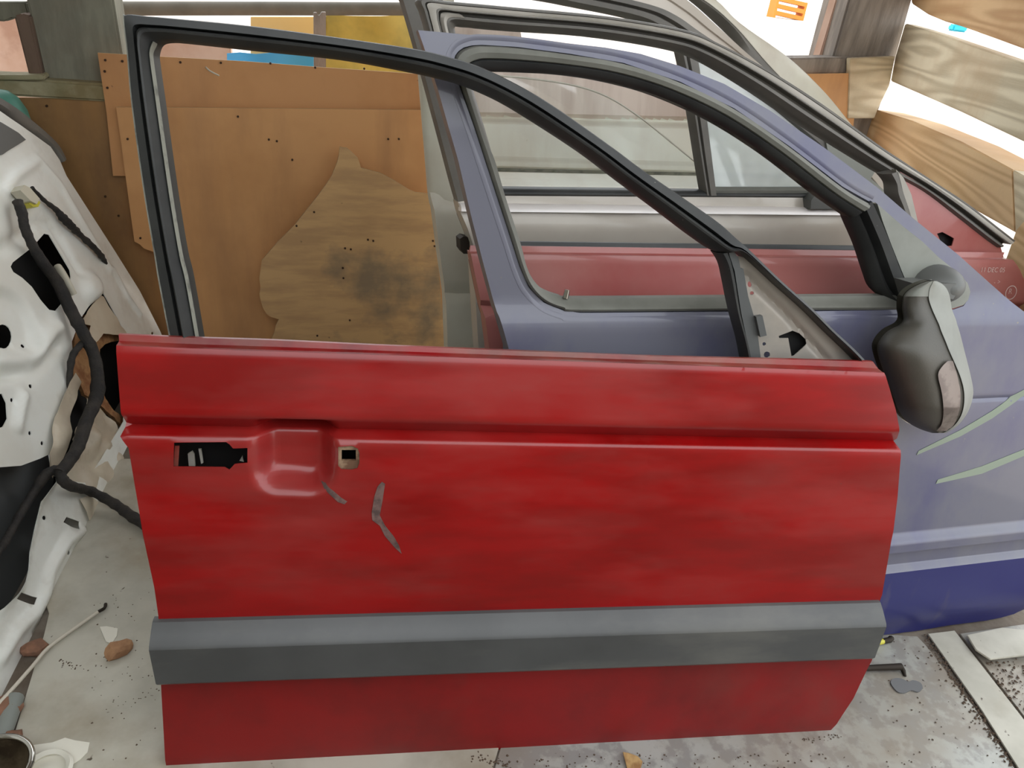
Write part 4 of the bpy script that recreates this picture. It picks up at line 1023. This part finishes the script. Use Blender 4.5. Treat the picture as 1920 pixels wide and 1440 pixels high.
paper([(54, 1398), (98, 1392), (122, 1383), (140, 1388), (168, 1392), (164, 1410), (150, 1424), (130, 1436), (118, 1450), (90, 1480), (50, 1470)], 'large white torn paper sheet near the bottom left corner')
rd = tube('plastic_rod', [floor_pt(x, y, z) for x, y, z in ((-60, 1372, .035), (0, 1317, .03), (60, 1250, .02), (90, 1215, .014), (140, 1178, .012), (186, 1146, .012))], .0032, M['rod'], None, 8, 4)
tag(rd, 'thin pale plastic rod lying across the metal plate at left', 'rod')
tube('hook', [floor_pt(x, y, .013) for x, y in ((184, 1147), (196, 1140), (198, 1132))], .003, M['iron'], rd, 6, 3)
pp = tube('pipe', [floor_pt(-20, 1420, .012), floor_pt(6, 1372, .014), floor_pt(28, 1308, .016)], .014, M['pipe'], None, 12, 4)
tag(pp, 'short grey pipe between rubble and metal plate at the lower left', 'pipe')
# steel pot rim at the bottom left
pc = floor_pt(-8, 1470, .02)
def lathe(name, c, prof, mat, parent=None, seg=40):
    vs, fs = [], []
    for r, z in prof:
        for j in range(seg):
            a = 2 * math.pi * j / seg
            vs.append((c[0] + r * math.cos(a), c[1] + r * math.sin(a), c[2] + z))
    n = len(prof)
    for i in range(n - 1):
        for j in range(seg):
            k = (j + 1) % seg
            fs.append([i * seg + j, i * seg + k, (i + 1) * seg + k, (i + 1) * seg + j])
    return world_mesh(name, vs, fs, mat, parent, True, 45)
pr = abs((floor_pt(70, 1445, .05) - floor_pt(-10, 1470, .05)).length)
pot = lathe('steel_bowl', (pc.x, pc.y, .006), [(pr * .6, 0), (pr * .62, .0), (pr * .92, .03), (pr, .045), (pr * 1.01, .05), (pr * .98, .051), (pr * .95, .046), (pr * .86, .03), (pr * .55, .006), (.001, .006)], M['potin'])
tube('rolled_rim', [(pc.x + pr * math.cos(i * math.pi / 12), pc.y + pr * math.sin(i * math.pi / 12), .056) for i in range(25)], .0045, M['steelrim'], pot, 8, 2)
tag(pot, 'steel bowl with rolled rim at the bottom left corner', 'bowl')
rc = floor_pt(88, 1448, .012)
ring = lathe('white_ring', (rc.x, rc.y, .010), [(.030, 0), (.036, .006), (.032, .012), (.026, .008), (.030, 0)], M['paper'])
tag(ring, 'white plastic ring on the paper sheet beside the steel bowl', 'ring')
for i, (x, y, s_, lab) in enumerate([(66, 1222, .022, 'brick chunk under the white door edge, farther of two'), (14, 1340, .03, 'brick chunk beside the grey pipe under the white door'), (22, 1400, .024, 'brick chunk between grey pipe and steel bowl')]):
    tag(rock('brick_chunk', floor_pt(x, y, .002), (s_, s_ * .8, s_ * .6), M['brick'], None, i + 5, .6, i), lab, 'brick')
bl = tube('bolt', [floor_pt(1600, 1254, .016), floor_pt(1640, 1252, .016), floor_pt(1690, 1250, .016)], [.0055, .006, .007], M['iron'], None, 8, 3)
tag(bl, 'dark iron bolt pointing out from under the red door corner', 'bolt')
tube('bolt_tip', [floor_pt(1688, 1249, .017), floor_pt(1694, 1258, .010), floor_pt(1697, 1268, .007)], [.006, .003], M['iron'], bl, 6, 3)
mk = tube('marker_cap', [floor_pt(1636, 1206, .014), floor_pt(1652, 1203, .014), floor_pt(1655, 1202, .014)], .006, M['yellow'], None, 8, 2)
tag(mk, 'yellow tipped stick beside the foot of the blue door', 'stick')
tube('dark_end', [floor_pt(1654, 1202, .014), floor_pt(1668, 1200, .014), floor_pt(1671, 1196, .014)], .006, M['iron'], mk, 8, 2)
pa = prism('rubber_patch', [floor_pt(a, b, .008) for a, b in catmull([(1670, 1280), (1676, 1272), (1690, 1272), (1704, 1278), (1712, 1275), (1726, 1280), (1730, 1290), (1722, 1297), (1708, 1294), (1696, 1299), (1682, 1296)], 3, True)], (0, 0, -.003), M['patch'], None, 0, False)
tag(pa, 'flat grey rubber patch on the floor right of the red door', 'patch')
lf = prism('leaf', [floor_pt(a, b, .012) for a, b in ((1168, 1410), (1180, 1412), (1196, 1418), (1205, 1428), (1200, 1445), (1185, 1452), (1176, 1440))], (0, 0, -.0012), M['leaf'], None, 0, False)
tag(lf, 'dry tan leaf on the floor below the red door', 'leaf')
# crumbs of dirt: too many and small to pick apart
vs, fs = [], []
def crumb(c, r):
    b = len(vs)
    for d in ((1, 0, 0), (-1, 0, 0), (0, 1, 0), (0, -1, 0), (0, 0, .8)):
        vs.append((c.x + d[0] * r * random.uniform(.6, 1.3), c.y + d[1] * r * random.uniform(.6, 1.3), c.z + d[2] * r))
    for q in ((0, 2, 4), (2, 1, 4), (1, 3, 4), (3, 0, 4)): fs.append([b + i for i in q])
def spill(label, cells):
    vs.clear(); fs.clear()
    for n_, gen, sizes in cells:
        for _ in range(n_):
            x, y = gen()
            crumb(floor_pt(x, y, .006), random.choice(sizes))
    return tag(link('dirt_crumbs', vs, fs, M['dirt'], None, False), label, 'dirt', kind='stuff')
def along(a, b, sp):
    t = random.random(); return (a[0] + (b[0] - a[0]) * t + random.gauss(0, sp), a[1] + (b[1] - a[1]) * t + random.gauss(0, sp))
spill('dark dirt crumbs on the plate beside the white door', [(60, lambda: (random.uniform(170, 300), random.uniform(1060, 1430)), [.001, .0014, .002]), (25, lambda: along((110, 1240), (160, 1255), 4), [.0012, .0018]), (20, lambda: along((205, 1330), (290, 1300), 8), [.001, .0015])])
spill('dark dirt crumbs along the plate seams on the right floor', [(120, lambda: (random.uniform(1660, 1920), random.uniform(1200, 1440)), [.001, .0015, .002]), (260, lambda: along((1735, 1195), (1900, 1440), 5), [.0012, .002, .003]), (160, lambda: (random.uniform(1850, 1930), random.uniform(1235, 1330)), [.0015, .0025, .0035]), (60, lambda: along((1880, 1345), (1930, 1360), 6), [.002, .003])])
spill('dark dirt crumbs on the floor in front of the red door foot', [(90, lambda: (random.uniform(1000, 1600), random.uniform(1412, 1440)), [.001, .0014, .002]), (40, lambda: along((880, 1415), (960, 1435), 6), [.0015, .0025]), (40, lambda: along((1480, 1390), (1580, 1380), 3), [.001, .0016])])

# teal canister behind the white door
tc_ = hit(2, 205, Vector((0, 2.05, 0)), RN)
tl = lathe('teal_canister', (tc_.x - .045, 2.19, .0), [(.001, 0), (.055, 0), (.06, .02), (.06, tc_.z - .06), (.056, tc_.z - .03), (.042, tc_.z), (.024, tc_.z + .015), (.001, tc_.z + .02)], M['teal'], None, 32)
tag(tl, 'teal rounded canister behind the white door at the left edge', 'canister')

# ------------------------------------------------------------------ yard beyond the openings
def yard(pts, y): return [rear(a, b, y) for a, b in pts]
pw = prism('garden_wall', [(-2.2, 3.4, 0)] + [Vector((-2.2, 3.4, rear(100, 20, 3.4).z))] + [rear(430, 60, 3.4), Vector((rear(430, 60, 3.4).x, 3.4, 0))], (0, .1, 0), M['pink'], None, .004)
tag(pw, 'pink plastered wall outside behind the shed opening', 'wall')
gr = tube('rail_pipe', [rear(225, 16, 2.7), rear(500, 16, 2.7), rear(790, 17, 2.7)], abs(rear(500, 3, 2.7).z - rear(500, 29, 2.7).z) / 2, M['railo'], None, 14, 3)
tag(gr, 'grey horizontal pipe rail across the top of the rear opening', 'rail')
sp = prism('steel_upright', yard([(588, 24), (594, 24), (596, 29), (600, 29), (603, 23), (611, 23), (613, 640), (592, 640)], 2.6), (0, .03, 0), M['post2'], None, .001)
tag(sp, 'notched steel upright in the middle of the rear opening', 'post')
yt = F = Frame((.1, 2.95, 0), (1, 0, 0), 0)
ytp = [(612, 30), (775, 28), (800, 120), (830, 500), (600, 500)]
o = sheet('tarp', yt.P(ytp), M['tarpy'], None, [], lambda u, v: .03 * math.sin(u * 14 + 2 * math.sin(v * 6)) + .02 * mnoise.noise(Vector((u * 5, v * 5, 0))), .002, 0, .03)
o.matrix_world = yt.matrix(); tag(o, 'yellow tarpaulin hanging outside behind the black pillar', 'tarpaulin')
ob = prism('painted_board', yard([(470, 32), (588, 32), (590, 470), (470, 470)], 3.25), (0, .02, 0), M['pale'], None, .001)
tag(ob, 'pale yellow board standing outside under the pipe rail', 'board')
bt_ = Frame((-.2, 3.15, 0), (1, 0, 0), 0)
o = sheet('tarp', bt_.P([(425, 101), (450, 98), (480, 100), (520, 97), (560, 99), (594, 103), (600, 480), (425, 480)]), M['tarpb'], None, [], lambda u, v: .02 * math.sin(u * 20), .002, 0, .03)
o.matrix_world = bt_.matrix(); tag(o, 'blue tarpaulin outside just above the fibreboard sheet', 'tarpaulin')
oc = floor_pt(1478, 36, -.06); ks = (oc - CAM).length / FPX
cr_ = empty('crate', Matrix.Translation(oc), 'orange slatted crate in the bright yard', 'crate')
def cbox(name, x0, x1, z0, z1, sl=0.0):
    y0, y1 = 0, 20 * ks
    v = [(x0 * ks, y0, z0 * ks), (x1 * ks, y0, (z0 + sl) * ks), (x1 * ks, y0, (z1 + sl) * ks), (x0 * ks, y0, z1 * ks)]
    link(name, v + [(a, y1, c) for a, _, c in v], [[0, 1, 2, 3], [4, 5, 6, 7], [0, 1, 5, 4], [3, 2, 6, 7], [0, 3, 7, 4], [1, 2, 6, 5]], M['orange'], cr_, False)
for k in range(3): cbox('slat', -24, 24, 4 + 10 * k, 10 + 10 * k, -4)
cbox('upright', -28, -24, 0, 34); cbox('upright', 24, 28, 0, 26)
tcn = floor_pt(1800, 60, -.06); kt = (tcn - CAM).length / FPX
o = prism('tarp', [tcn + Vector((a * kt, b * kt, .01)) for a, b in ((-14, 0), (12, 0), (14, 14), (-12, 14))], (0, 0, 9 * kt), M['tarpc'], None, 2 * kt)
tag(o, 'cyan tarpaulin heap outside beyond the plank wall', 'tarpaulin')
